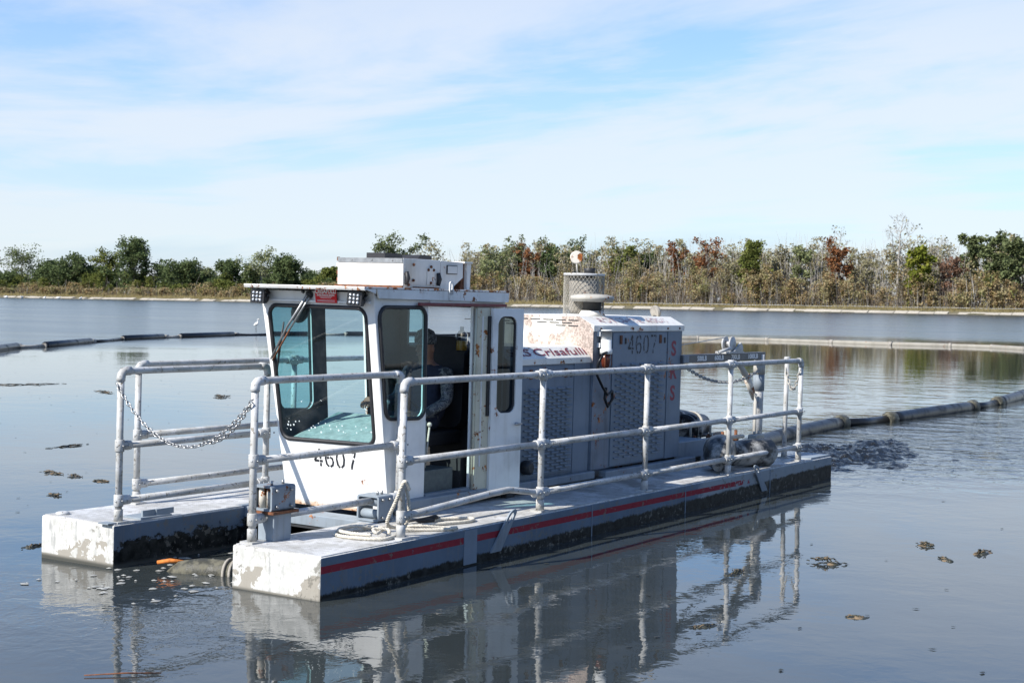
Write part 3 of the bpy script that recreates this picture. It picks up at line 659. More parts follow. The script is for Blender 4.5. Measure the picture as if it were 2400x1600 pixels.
# churned black mud at the stern
mb = MB(); nx_, ny_ = 150, 100
V = []
for i in range(nx_):
    for j in range(ny_):
        x = 8.65 + 6.2 * i / (nx_ - 1); y = -.9 + 3.4 * j / (ny_ - 1)
        cxx, cyy = (x - 10.9) / 2.6, (y - .85 - .06 * (x - 10.9)) / 1.15; e = max(0, 1 - (cxx * cxx + cyy * cyy) * (1 + .9 * mnoise.noise((x * 1.1, y * 1.6, 9))))
        nz_ = mnoise.fractal((x * 5.0, y * 5.0, .5), .9, 2.1, 5); n3 = abs(mnoise.noise((x * 13, y * 13, 3)))
        V.append((x, y, -.045 + min(1, e) ** 1.2 * (.02 + .045 * nz_ + .035 * n3) + min(1, e * 3) * (.040 + .025 * nz_)))
mb.add(V, [(i * ny_ + j, (i + 1) * ny_ + j, (i + 1) * ny_ + j + 1, i * ny_ + j + 1) for i in range(nx_ - 1) for j in range(ny_ - 1)], 0, True)
def mudwater():
    m, g = newmat('churned_mud'); ob = g.obj(); n1 = g.noise(ob, 16, 6, .65); n2 = g.noise(ob, 5, 4)
    c = g.mix(n1, (.005, .006, .006), (.020, .020, .017)); g.out(g.pbr(c, .14, 0, g.math('ADD', n1, n2), .8, .04, **{'Specular IOR Level': .4})); return m
tag(mb.build('churned_water', mudwater()), 'dark churned mud boiling behind the stern', None, None, 'stuff')

# ---------------------------------------------------------------- the dredge
DR = empty('dredge', (0, 0, 0), None, BM)
tag(DR, 'grey twin-pontoon dredge with white cab, pipe railings and red side stripe', 'dredge')
W_, GP, LEN = .753, 1.121, 8.575; Y0, Y1, Y2, Y3 = 0, W_, W_ + GP, 2 * W_ + GP; YM = Y3 / 2
for a, b in ((Y0, Y1), (Y2, Y3)):
    p = MB().prism([(0.0, -.60), (LEN - .25, -.60), (LEN, -.42), (LEN, 0), (0.0, 0)], 'y', a, b).build('pontoon', M_pont, DR, None, None, .012)
    MB().box(.02, LEN - .02, a + .015, b - .015, .0005, .006).build('deck_plate', M_deck, p)
    if a == 0:
        MB().box(1.552, 1.712, -.005, .0, -.255, -.012).build('doubler_plate', M_grey, p)
        for sx_ in (3.35, 5.02, 6.9): MB().box(sx_, sx_ + .012, -.003, .0, -.26, -.004).build('weld_seam', M_grey, p)
    MB().box(LEN - .55, LEN - .01, a + .02, b - .02, .006, .022).build('stern_plate', M_frame, p)
    MB().prism([(.0, -.298), (LEN, -.262), (LEN, -.28), (.0, -.316)], 'y', a - .012 if a == 0 else a - .010, a - .001).build('rub_strip', M_black, p)
# lifting eyes bent up the side of the near pontoon
def padeye(x, lean, hgt):
    t = .012; pts = []
    for i in range(13):
        a = math.pi * i / 12; pts.append((.050 * math.cos(a), hgt - .055 + .055 * math.sin(a)))
    outer = [(-.068, 0), (.068, 0)] + pts
    hole = [(.026 * math.cos(2 * math.pi * i / 14), hgt - .075 + .050 * math.sin(2 * math.pi * i / 14)) for i in range(14)]
    u = Vector((1, 0, 0)); v = Vector((lean, -.12, .94)).normalized()
    MB().plate(outer, [hole], (x, -.008, -.21), u, v, -t).build('lifting_eye', M_frame, DR)
padeye(1.955, .58, .355); padeye(6.77, -1.05, .43)
# cross members between the pontoons
for x, w in ((1.30, .20), (3.2, .12), (4.62, .12), (6.42, .14), (8.2, .15)):
    MB().box(x, x + w, Y1 - .10, Y2 + .10, -.075, -.004 if x > 2 else .008).build('cross_beam', M_frame, DR, None, None, .006)
MB().box(1.30, 8.1, Y1 + .02, Y2 - .02, -.095, -.08).build('belly_plate', M_dark, DR)
# frame rails under cab and engine
for yb in (.655, 1.905):
    MB().box(1.62, 4.52, yb, yb + .08, .048, .118).build('frame_rail', M_frame, DR, None, None, .01)
    MB().box(4.70, 6.52, yb - .012, yb + .07, .032, .098).build('frame_rail', M_frame, DR, None, None, .01)
    for x in (1.9, 3.1, 4.56, 6.1): MB().box(x, x + .12, yb + .01, yb + .07, .006, .05).build('frame_foot', M_dark, DR)

# railings
PR = .0245; RH = 1.067
clamp_me = MB().lathe([(.031, -.042), (.034, -.038), (.034, .038), (.031, .042)], 14).mesh('clamp', M_galv)
boltm = MB().lathe([(.007, 0), (.007, .008), (.004, .011)], 6).mesh('bolt', M_steel)
base_me = MB().box(-.055, .055, -.055, .055, 0, .012).lathe([(.032, .012), (.032, .09), (.028, .094)], 14).mesh('socket', M_galv)
def railing(posts, y, ztop, zm, zl, ends, bent=None):
    """posts: x positions; ends: (front elbow, rear elbow)"""
    x0, x1 = posts[0], posts[-1]; top = []
    r_ = .05
    def arc(x, s): return [(x, y, ztop - r_ * 1.4), (x, y, ztop - r_), (x + s * r_ * .12, y, ztop - r_ * .45), (x + s * r_ * .45, y, ztop - r_ * .12), (x + s * r_, y, ztop)]
    pts = arc(x0, 1) + arc(x1, -1)[::-1]
    rail = MB().tube(pts, PR, 12).build('railing', M_galv, DR)
    for x in (x0, x1):
        s = 1 if x == x0 else -1
        MB().tube(arc(x, s)[0:] + [(x + s * .085, y, ztop)], [.031] * 6, 12).build('elbow', M_galv, rail)
    for x in posts:
        MB().tube([(x, y, .012), (x, y, ztop - (.06 if x in (x0, x1) else 0))], PR, 12).build('post', M_galv, rail)
        link('socket', base_me, rail, (x, y, .006))
        for z in (zm, zl) + (() if x in (x0, x1) else (ztop,)):
            o = link('clamp', clamp_me, rail); o.matrix_local = Matrix.Translation((x, y, z))
            for s in ((1,) if x == x0 else ((-1,) if x == x1 else (-1, 1))):
                o = link('clamp', clamp_me, rail); o.matrix_local = Matrix.Translation((x + s * .055, y, z)) @ Matrix.Rotation(R(90), 4, 'Y')
            for s in (-.055, 0, .05):
                o = link('bolt', boltm, rail); o.matrix_local = Matrix.Translation((x + s, y - .033, z)) @ Matrix.Rotation(R(90), 4, 'X')
    for z in (zm, zl):
        for a, b in zip(posts, posts[1:]):
            mid = [(a, y, z), (b, y, z)]
            if bent and z == zl and a == posts[0]: mid = [(a, y, z), (a + .3, y, z + .012), (a + (b - a) * .62, y, z + .055), (a + (b - a) * .75, y, z + .06), (b - .12, y, z + .012), (b, y, z)]
            MB().tube(mid, PR, 12).build('middle_rail' if z == zm else 'lower_rail', M_galv, rail)
    return rail
railing([.906, 2.672, 4.371, 6.059, 7.791], .072, RH, .53, .155, None, True)
railing([.104, 1.665], .681, RH, .545, .160, None)
railing([.104, 1.60], 1.946, RH, .545, .160, None)
railing([.831, 2.60, 4.30], 2.555, RH, .53, .155, None)
sp7 = MB().tube([(7.95, .30, .01), (7.95, .30, 1.075)], PR, 12).build('stern_post', M_galv, DR)
link('socket', base_me, sp7, (7.95, .30, .006)); MB().lathe([(.033, 0), (.033, .035), (.02, .04)], 12, Matrix.Translation((7.95, .30, 1.055))).build('post_cap', M_galv, sp7)
sp8 = MB().tube([(7.95, 2.33, .01), (7.95, 2.33, 1.075)], PR, 12).build('stern_post', M_galv, DR)

# roller fairleads at the bow
pd = MB().box(.225, .395, .60, .742, .006, .185).build('pedestal', M_frame, DR, None, None, .006)
MB().box(.19, .44, .575, .80, .188, .205).build('pedestal_plate', M_rust, pd)
def roller_box(x0, x1, y0, y1, z0, z1, vertical):
    t = .014
    fr = MB().plate(rrect([(y0, z0), (y1, z0), (y1, z1), (y0, z1)], .018), [rrect([(y0 + t, z0 + t), (y1 - t, z0 + t), (y1 - t, z1 - t), (y0 + t, z1 - t)], .01)], (x0, 0, 0), (0, 1, 0), (0, 0, 1), x1 - x0).build('fairlead', M_frame, DR)
    if vertical:
        for k in (.31, .69):
            yy = y0 + (y1 - y0) * k
            MB().tube([(x0 + .05, yy, z0 + t), (x0 + .05, yy, z1 - t)], .026, 14).build('roller', M_roller, fr)
        MB().box(x1 - .02, x1 - .004, y0 + .012, y1 - .012, z0 + .012, z1 - .012).build('back_plate', M_dark, fr)
    else:
        for k in (.27, .74):
            zz = z0 + (z1 - z0) * k
            MB().tube([(x0 + .05, y0 + t, zz), (x0 + .05, y1 - t, zz)], .034, 14).build('roller', M_frame, fr)
    for yy in (y0 - .004,):
        for zz in (z0 + .03, z1 - .03):
            for xx in (x0 + .04, x1 - .05): MB().lathe([(.011, 0), (.011, .014), (.006, .02)], 6, Matrix.Translation((xx, y0, zz)) @ Matrix.Rotation(R(90), 4, 'X')).build('bolt', M_steel, fr)
    for xx in (x0 + .06, x1 - .06): MB().lathe([(.010, 0), (.010, .016), (.005, .03)], 6, Matrix.Translation((xx, y0 + .06, z1))).build('bolt', M_steel, fr)
    return fr
roller_box(.20, .43, .60, .785, .206, .372, True)
roller_box(1.33, 1.50, .60, .80, .012, .20, False)
# hatch and cleat plates on the far pontoon
hp = MB().box(.29, .59, 1.92, 2.10, .007, .020).build('hatch', M_frame, DR)
for xx in (.34, .46): MB().box(xx, xx + .17, 1.955 + (xx - .34) * -.1, 1.97 + (xx - .34) * -.1, .02, .062).build('hatch_rib', M_frame, hp)
MB().box(-.03, .09, 1.90, 2.0, .007, .016).build('base_plate', M_frame, DR)
MB().lathe([(.05, 0), (.05, .012), (.03, .02)], 16, Matrix.Translation((.10, 2.52, .006))).build('drain_plug', M_galv, DR)

# ---- cabin
YR, YL = .73, 1.83; SL = .142
fx = lambda z: 1.384 + (1.606 - z) * SL
uF, vF = Vector((0, 1, 0)), Vector((-SL, 0, 1))             # cab front plane, second coordinate = z
oF = Vector((fx(0), 0, 0))
cab = MB().plate([(.745, .022), (1.715, .022), (YL, 1.66), (YR, 1.66)], [rrect([(.820, .545), (1.712, .533), (1.752, 1.541), (.826, 1.538)], .07)], oF, uF, vF, .018, 0, 1)
cab.plate([(fx(.118) + .003, .118), (2.045, .118), (2.045, 1.64), (fx(1.64) + .003, 1.64)], [rrect([(1.556, .745), (2.012, .728), (1.998, 1.552), (1.44, 1.552)], .075)], (0, YR, 0), (1, 0, 0), (0, 0, 1), -.02, 0, 1)
cab.plate([(fx(.118) + .003, .118), (2.10, .118), (2.10, 1.64), (fx(1.64) + .003, 1.64)], [rrect([(1.556, .745), (1.93, .728), (1.93, 1.58), (1.44, 1.58)], .075)], (0, 1.7186, 0), (1, 0, 0), (0, .067, 1), .02, 0, 1)
cab.plate([(2.64, .118), (3.10, .118), (3.10, 1.64), (2.64, 1.64)], [rrect([(2.74, .72), (3.04, .72), (3.04, 1.53), (2.74, 1.53)], .06)], (0, YR, 0), (1, 0, 0), (0, 0, 1), -.02, 0, 1)
cab.plate([(2.60, .118), (3.10, .118), (3.10, 1.64), (2.60, 1.64)], [], (0, 1.7186, 0), (1, 0, 0), (0, .067, 1), .02, 0, 1)
cab.plate([(YR + .021, .118), (YL - .021, .118), (YL - .021, 1.64), (YR + .021, 1.64)], [[(.80, 1.20), (1.72, 1.20), (1.72, 1.57), (.80, 1.57)]], (3.08, 0, 0), (0, 1, 0), (0, 0, 1), .02, 1, 1)
cab.box(2.045, 2.64, YR - .018, YR + .03, 1.575, 1.64); cab.box(2.10, 2.60, YL - .03, YL + .018, 1.60, 1.64)
CAB = cab.build('cabin', [M_white, M_dark], DR)
MB().box(1.62, 3.08, YR + .03, 1.70, .09, .116).build('floor', M_dark, CAB)
MB().box(2.05, 2.64, YR - .015, YR + .04, .10, .135).build('door_sill', M_frame, CAB)
MB().box(1.60, 3.08, YR + .03, YL - .03, 1.600, 1.612).build('ceiling_liner', M_dark, CAB)
def gasket(loop, o, u, v, r, name='window', gl=M_glass2, off=0.0):
    o, u, v = Vector(o), Vector(u), Vector(v); w = u.cross(v).normalized()
    P = [o + u * a + v * b + w * off for a, b in loop]
    wn = MB().tube(P, r, 8, 0, True).build(name, M_black, CAB)
    pane = MB().add([p for p in P], [tuple(range(len(P)))]); pane.build('pane', gl, wn)
    return wn
gasket(rrect([(.812, .537), (1.720, .525), (1.760, 1.549), (.818, 1.546)], .075), oF, uF, vF, .017, 'windscreen', M_glass, .004)
gasket(rrect([(1.549, .738), (2.019, .720), (2.005, 1.559), (1.431, 1.559)], .08), (0, YR, 0), (1, 0, 0), (0, 0, 1), .016, 'side_window', M_glass2, .006)
gasket(rrect([(1.549, .738), (1.937, .720), (1.937, 1.587), (1.431, 1.587)], .08), (0, 1.7186, 0), (1, 0, 0), (0, .067, 1), .016, 'side_window', M_glass2, -.006)
gasket(rrect([(2.735, .715), (3.045, .715), (3.045, 1.535), (2.735, 1.535)], .065), (0, YR, 0), (1, 0, 0), (0, 0, 1), .014, 'rear_side_window', M_glassd, .006)
rw = MB().plate([(.79, 1.19), (1.73, 1.19), (1.73, 1.58), (.79, 1.58)], [[(.81, 1.21), (1.71, 1.21), (1.71, 1.56), (.81, 1.56)]], (3.074, 0, 0), (0, 1, 0), (0, 0, 1), .03).build('rear_window', M_black, CAB)
# roof with visor and side fascia
rf = MB().box(1.225, 3.105, YR - .035, YL + .035, 1.690, 1.704).build('roof', M_roofp, CAB, None, None, .003)
MB().prism([(1.225, 1.690), (1.233, 1.677), (1.243, 1.677), (1.250, 1.690)], 'y', YR - .035, YL + .035).build('visor_lip', M_roofp, rf)
for yy, s in ((YR - .034, 1), (YL + .034, -1)):
    MB().prism([(1.372, 1.688), (1.40, 1.622), (3.10, 1.612), (3.10, 1.688)], 'y', yy, yy + s * .012).build('fascia', M_whiteside, rf)
    MB().prism([(1.225, 1.688), (1.36, 1.688), (1.36, 1.655)], 'y', yy, yy + s * .008).build('visor_gusset', M_whiteside, rf)
MB().box(3.088, 3.10, YR - .02, YL + .02, 1.612, 1.688).build('fascia', M_whiteside, rf)
MB().box(2.26, 2.30, YR - .046, YR - .036, 1.62, 1.70).plate(rrect([(2.255, 1.66), (2.305, 1.66), (2.305, 1.765), (2.255, 1.765)], .022), [rrect([(2.270, 1.70), (2.290, 1.70), (2.290, 1.752), (2.270, 1.752)], .009)], (0, YR - .036, 0), (1, 0, 0), (0, 0, 1), .010).build('lifting_lug', M_whiteside, rf)
MB().box(1.88, 3.06, YR - .046, YR - .020, 1.573, 1.598).build('door_track', M_maroon, CAB, None, None, .004)
# header step and left-hand rain gutter
MB().prism([(fx(1.60) - .002, 1.598), (fx(1.60) - .022, 1.594), (fx(1.58) - .022, 1.580), (fx(1.575) - .002, 1.575)], 'y', YR + .03, YL - .06).build('header_ledge', M_white, CAB)
# folding door, opened: two leaves
def leaf(A, B, z0, z1, win, mat, name, gl):
    A, B = Vector(A), Vector(B); d = (B - A); L = d.length; u = d.normalized()
    lf = MB().plate([(0, z0), (L, z0), (L, z1), (0, z1)], [rrect(win, .07)] if win else [], (A.x, A.y, 0), (u.x, u.y, 0), (0, 0, 1), .028).build(name, mat, CAB)
    if win:
        lp = rrect([(a, b) for a, b in win], .07); P = [Vector((A.x, A.y, 0)) + u.to_3d() * a + Vector((0, 0, 1)) * b for a, b in lp]
        w = Vector((u.y, -u.x, 0))
        gk = MB().tube([p + w * .004 for p in P], .013, 8, 0, True).build('gasket', M_black, lf)
        MB().add([p - w * .008 for p in P], [tuple(range(len(P)))]).build('pane', gl, lf)
    return lf, A, u
l1, A1, u1 = leaf((2.655, .715), (2.845, .690), .095, 1.565, None, M_cream, 'door_leaf', M_glassd)
MB().tube([(2.650, .705, .11), (2.650, .705, 1.56)], .010, 8).build('piano_hinge', M_cream, l1)
MB().box(2.70, 2.712, .672, .69, .3, 1.5).build('edge_trim', M_whiteside, l1)
MB().box(2.765, 2.796, .655, .668, .70, 1.50).build('dark_gap_strip', M_black, l1)  # black strip drawn for the shaded gap between the door leaves
l2, A2, u2_ = leaf((2.800, .665), (3.135, .590), .095, 1.562, [(.060, .72), (.27, .72), (.27, 1.50), (.060, 1.50)], M_whiteside, 'door_leaf', M_glassd)
hd = MB().lathe([(.026, 0), (.026, .010), (.012, .014), (.012, .045)], 14, Matrix.Translation((3.07, .600, .63)) @ Matrix.Rotation(R(90), 4, 'X')).build('handle', M_steel, l2)
MB().tube([(3.03, .555, .628), (3.07, .553, .63), (3.12, .548, .627)], [.008, .011, .007], 8).build('lever', M_steel, hd)
# signs, stencil number, lamps, wiper
def fpt(y, z, off=0.0):
    n = uF.cross(vF).normalized(); p = Vector((fx(z), y, z)); return p - n * off if n.x > 0 else p + n * off
nF = -uF.cross(vF).normalized(); nF = nF if nF.x < 0 else -nF
def fbox(y0, y1, z0, z1, o0, o1, mb=None, mi=0):
    mb = mb or MB(); vn = vF.normalized()
    P = [fpt(yy, zz) + nF * oo for oo in (o0, o1) for (yy, zz) in ((y0, z0), (y1, z0), (y1, z1), (y0, z1))]
    return mb.add(P, [(0, 1, 2, 3), (7, 6, 5, 4), (0, 1, 5, 4), (1, 2, 6, 5), (2, 3, 7, 6), (3, 0, 4, 7)], mi)
sg = fbox(1.058, 1.262, 1.582, 1.686, .024, .030).build('sign', M_red, CAB)
uS, vS = Vector((0, -1, 0)), vF.normalized()
t = text_mb('CRISAFULLI', .042, fpt(1.16, 1.665) + nF * .031, uS, vS, None, .0012, sx=.95)
t = text_mb('Sludge Removal Systems', .0185, fpt(1.16, 1.642) + nF * .031, uS, vS, t, .0003, sx=.92)
for zz, hw_ in ((1.6335, .085), (1.625, .06), (1.6165, .05), (1.6, .085), (1.592, .085)): fbox(1.16 - hw_, 1.16 + hw_, zz, zz + .0022, .0305, .0315, t)
t.build('lettering', M_signw, sg)
stencil('4607', .135, fpt(1.205, .405) + nF * .001, uS, vS, .80).build('stencil_number', M_stencil, CAB)
def led(y, zc, tilt, roll_):
    root = MB(); M = Matrix.Translation((1.295, y, zc)) @ Matrix.Rotation(R(tilt), 4, 'Z') @ Matrix.Rotation(R(roll_), 4, 'X')
    o = MB().prism(rrect([(-.058, -.052), (.058, -.052), (.058, .052), (-.058, .052)], .012), 'x', -.035, .02).prism(rrect([(-.045, -.042), (.045, -.042), (.045, .042), (-.045, .042)], .012), 'x', .02, .06).build('work_lamp', M_blackpl, CAB)
    o.matrix_local = M
    MB().box(-.0375, -.0355, -.041, .041, -.035, .035).build('lens_plate', M_blackpl, o)
    ln = MB().lathe([(.0005, .0105), (.008, .008), (.0125, 0)], 10).mesh('led', M_lens)
    for a in (-.03, 0, .03):
        for b in (-.027, 0, .027): q = link('led', ln, o); q.matrix_local = Matrix.Translation((-.0375, a, b)) @ Matrix.Rotation(R(-90), 4, 'Y')
    MB().tube([(.0, .064, 0), (.03, .066, .03), (.045, .03, .07), (.045, -.03, .07), (.03, -.066, .03), (0, -.064, 0)], .008, 6).build('bracket', M_blackpl, o)
    for k in (-.02, 0, .02): MB().box(.03, .075, -.04, .04, k - .003, k + .003).build('cooling_fin', M_blackpl, o)
led(1.765, 1.612, 12, 3); led(.825, 1.615, 14, 4)
wp = MB().lathe([(.03, 0), (.03, .02), (.014, .035)], 14, Matrix.Translation(fpt(1.335, 1.637, 0)) @ nF.to_track_quat('Z', 'Y').to_matrix().to_4x4()).build('wiper', M_blackpl, CAB)
MB().tube([fpt(1.335, 1.637) + nF * .035, fpt(1.54, 1.40) + nF * .05, fpt(1.752, 1.14) + nF * .03], [.011, .009, .007], 6).build('wiper_arm', M_steel, wp)
MB().tube([fpt(1.32, 1.62) + nF * .03, fpt(1.52, 1.38) + nF * .045], .008, 6).build('wiper_arm', M_steel, wp)
MB().tube([fpt(1.52, 1.38) + nF * .045, fpt(1.735, 1.13) + nF * .03], .007, 6).build('wiper_arm', M_rust, wp)
MB().tube([fpt(1.60, 1.425) + nF * .02, fpt(1.66, 1.22) + nF * .024, fpt(1.718, 1.0) + nF * .02], [.006, .011, .006], 6).build('wiper_blade', M_black, wp)
MB().tube([fpt(1.37, 1.655) + nF * .03, fpt(1.385, 1.665) + nF * .03], .012, 6).build('washer_nozzle', M_blackpl, wp)
fan = MB().lathe([(.085, 0), (.088, .01), (.07, .03), (.02, .04)], 20, Matrix.Translation((1.56, 1.585, 1.50)) @ Matrix.Rotation(R(-80), 4, 'Y')).build('fan', M_black, CAB)
# dash, console, seat, levers, bottle
MB().prism([(1.575, .40), (1.572, .535), (2.12, .705), (2.14, .68), (2.14, .40)], 'y', .785, 1.66).build('dash', plain('pale_green_dash', (.40, .45, .42), .7), CAB, None, None, .01)
MB().box(2.1, 2.52, .80, 1.02, .118, .30).build('tool_box', plain('green_grey_box', (.10, .12, .115), .6), CAB, None, None, .006)
MB().box(2.62, 3.06, .80, 1.10, .118, .36).build('battery_box', M_dark, CAB)
seat = MB().prism(rrect([(2.40, .44), (2.95, .44), (2.95, .56), (2.40, .56)], .04), 'y', 1.02, 1.50).build('seat', M_seat, CAB, None, None, .02)
Ms = Matrix.Translation((2.95, 1.26, .56)) @ Matrix.Rotation(R(8), 4, 'Y')
MB().plate(rrect([(-.24, 0), (.24, 0), (.19, .76), (-.19, .76)], .09), [], Ms @ Vector((-.03, 0, 0)), Ms.to_3x3() @ Vector((0, 1, 0)), Ms.to_3x3() @ Vector((0, 0, 1)), .10).build('backrest', M_seat, seat, None, None, .02)
MB().lathe([(.12, .118), (.12, .14), (.05, .16), (.05, .44)], 14, Matrix.Translation((2.68, 1.26, 0))).build('pedestal', M_dark, seat)
for k, (xx, yy, h) in enumerate(((2.32, .93, .62), (2.02, 1.25, .86), (2.02, 1.12, .80))):
    lv = MB().tube([(xx, yy, .30 if k == 0 else .48), (xx + .05, yy, h)], .008, 8).ball((xx + .05, yy, h + .015), .02, 8).build('lever', M_steel if k else M_rope, CAB)
jr = MB().lathe([(.045, 0), (.05, .01), (.05, .14), (.02, .17), (.02, .2)], 14, Matrix.Translation((3.02, 1.10, 1.20))).build('filter_bowl', M_clear, CAB)
MB().lathe([(.044, .005), (.044, .085)], 14, Matrix.Translation((3.02, 1.10, 1.20))).build('fluid', M_yellow, jr)
# roof box
RZ = 1.706
rb = MB().box(1.94, 2.42, .90, 1.545, RZ, 1.93).build('roof_box', M_hoodr, DR, None, None, .004)
MB().box(1.932, 1.9385, .905, 1.54, 1.895, 1.93).build('top_strip', M_steel, rb)
MB().box(1.925, 1.9395, .895, 1.56, RZ, 1.722).build('rust_sill', M_rust, rb)
for zz in (1.745, 1.80, 1.86, 1.905): MB().box(1.945, 1.965, 1.546, 1.56, zz, zz + .03).build('edge_lug', M_rust if zz != 1.86 else M_hoodr, rb)
for k in range(3): MB().lathe([(.008, 0), (.005, .005)], 8, Matrix.Translation((1.931, 1.0 + k * .2, 1.912)) @ Matrix.Rotation(R(-90), 4, 'Y')).build('screw', M_steel, rb)
rbp = MB().prism([(2.425, 1.93 - .002), (2.84, 1.920), (2.825, RZ), (2.745, RZ), (2.80, 1.905), (2.70, 1.78), (2.58, RZ), (2.425, RZ)], 'y', .90, 1.54)
MB().prism([(2.425, RZ), (2.57, RZ), (2.73, 1.80), (2.73, 1.922), (2.425, 1.928)], 'y', .90, 1.54).build('duct', M_hoodr, rb, None, None, .003)
MB().prism([(2.735, RZ), (2.825, RZ), (2.84, 1.915), (2.765, 1.915)], 'y', .93, 1.54).build('strut', M_rust, rb)
MB().prism([(2.79, RZ), (2.83, RZ), (2.845, 1.92), (2.785, 1.92)], 'y', .902, .93).build('strut', M_hoodr, rb)
MB().box(2.735, 2.85, .89, 1.55, 1.917, 1.931).build('top_plate', M_hoodr, rb)
MB().box(2.50, 2.64, .892, .899, 1.825, 1.895).build('sticker', M_black, rb); MB().box(2.507, 2.633, .889, .8915, 1.831, 1.889).build('sticker_face', M_hoodr, rb)
MB().box(2.24, 2.33, .892, .8985, 1.735, 1.865).build('access_plate', M_hoodr, rb)
for xx, zz in ((2.06, 1.885), (2.06, 1.765), (2.285, 1.875), (2.25, 1.85), (2.32, 1.85), (2.285, 1.75), (2.00, 1.73)): MB().lathe([(.012, 0), (.010, .010), (.004, .014)], 8, Matrix.Translation((xx, .893, zz)) @ Matrix.Rotation(R(90), 4, 'X')).build('bolt', M_rust, rb)
for xx in (1.965, 2.375): 
    MB().tube([(xx, .885, 1.73), (xx + .01, .88, 1.78), (xx, .885, 1.83)], [.014, .02, .014], 8).build('latch', M_black, rb)
MB().box(2.06, 2.36, .86, .895, RZ, 1.716).build('hinge_strip', M_rust, rb)
for xa, xb, lx in ((1.99, 2.22, 0), (2.40, 2.60, .05)): MB().prism([(xa, 1.931), (xb, 1.931), (xb - .02 * (1 if not lx else 0), 1.972), (xa + lx, 1.972)], 'y', 1.12, 1.30).build('vent_hood', M_black, rb)

# ---- engine housing
EL, ET = 4.49, 6.23
ys_, yf_ = .705, 1.922
eng = MB().prism([(.72, .118), (.72, 1.088), (1.907, 1.088), (1.907, .118)], 'x', 3.125, EL)
eng.prism([(.70, .118), (.70, 1.365), (1.927, 1.365), (1.927, .118)], 'x', EL + .0005, ET)
ENG = eng.build('engine_housing', M_grey, DR, None, None, .004)
MB().prism([(.705, 1.088), (.705, 1.140), (.832, 1.232), (1.795, 1.232), (1.922, 1.140), (1.922, 1.088)], 'x', 3.12, EL - .002).build('front_hood', M_hoodr, ENG, None, None, .004)
MB().prism([(.683, 1.365), (.683, 1.420), (.842, 1.500), (1.785, 1.500), (1.944, 1.420), (1.944, 1.365)], 'x', EL - .012, ET + .03).build('rear_hood', M_hoodr, ENG, None, None, .004)
MB().prism([(.690, 1.0885), (.690, 1.42), (.842, 1.499), (1.785, 1.499), (1.937, 1.42), (1.937, 1.0885)], 'x', EL - .014, EL - .004).build('front_bulkhead', M_hood, ENG)
# corner posts and seams
MB().box(3.126, 3.335, .712, .7195, .12, 1.086).build('side_panel', M_grey, ENG)
MB().box(4.20, 4.475, .708, .7195, .12, 1.086).build('side_panel', M_grey, ENG, None, None, .003)
MB().box(4.492, 4.80, .688, .6995, .12, 1.363).build('corner_post', M_rustgrey, ENG, None, None, .003)
MB().box(5.93, 6.226, .690, .6995, .12, 1.363).build('corner_post', M_grey, ENG, None, None, .003)
louv = MB().add([(-.052, 0, .010), (.052, 0, .010), (.050, -.016, .006), (-.050, -.016, .006), (.049, -.022, -.004), (-.049, -.022, -.004), (.050, -.004, -.006), (-.050, -.004, -.006), (-.053, 0, -.006), (.053, 0, -.006)], [(0, 1, 2, 3), (3, 2, 4, 5), (5, 4, 6, 7), (0, 3, 5, 8), (1, 9, 4, 2)]).mesh('louver', M_grey)
def access_door(x0, x1, yp, z0, z1, lx0, lx1, lz0, lz1, rows, cols):
    d = MB().box(x0, x1, yp - .010, yp, z0, z1).build('access_door', M_grey, ENG, None, None, .004)
    pit = (lx1 - lx0) / cols
    for r_ in range(rows):
        for c in range(cols):
            xx = lx0 + (c + .5) * pit + (pit * .25 if r_ % 2 else -pit * .25)
            o = link('louver', louv, d, (xx, yp - .0105, lz0 + (lz1 - lz0) * r_ / (rows - 1)))
    for xx in (x0 + .12, x1 - .16):
        MB().box(xx, xx + .035, yp - .022, yp - .011, z1 - .10, z1 - .02).build('latch', M_rust, d)
        MB().box(xx + .10, xx + .125, yp - .018, yp - .011, z1 - .10, z1 - .045).build('latch_slot', M_black, d)
    return d
access_door(3.345, 4.19, .719, .14, 1.07, 3.40, 4.14, .17, .88, 28, 5)
access_door(4.84, 5.90, .699, .13, 1.35, 4.90, 5.82, .20, 1.06, 32, 5)
for xx in (3.3, 4.0, 4.3): MB().lathe([(.010, 0), (.006, .008)], 8, Matrix.Translation((xx, .7045, 1.112)) @ Matrix.Rotation(R(90), 4, 'X')).build('bolt', M_rust, ENG)
for xx in (4.6, 5.2, 5.9, 6.15): MB().lathe([(.012, 0), (.007, .010)], 8, Matrix.Translation((xx, .6825, 1.392)) @ Matrix.Rotation(R(90), 4, 'X')).build('bolt', M_rust, ENG)
# slots in the white bulkhead above the front hood
slot = MB().box(-.002, .004, -.052, .052, -.004, .004).mesh('vent_slot', M_dark)
for r_, zz in enumerate((1.462, 1.437, 1.412)):
    for c in range(9):
        yy = .90 + c * .135 + (.067 if r_ == 1 else 0)
        if (r_ == 2 and 2 <= c <= 4) or (r_ == 1 and 3 <= c <= 4): continue
        link('vent_slot', slot, ENG, (EL - .0165, yy, zz))
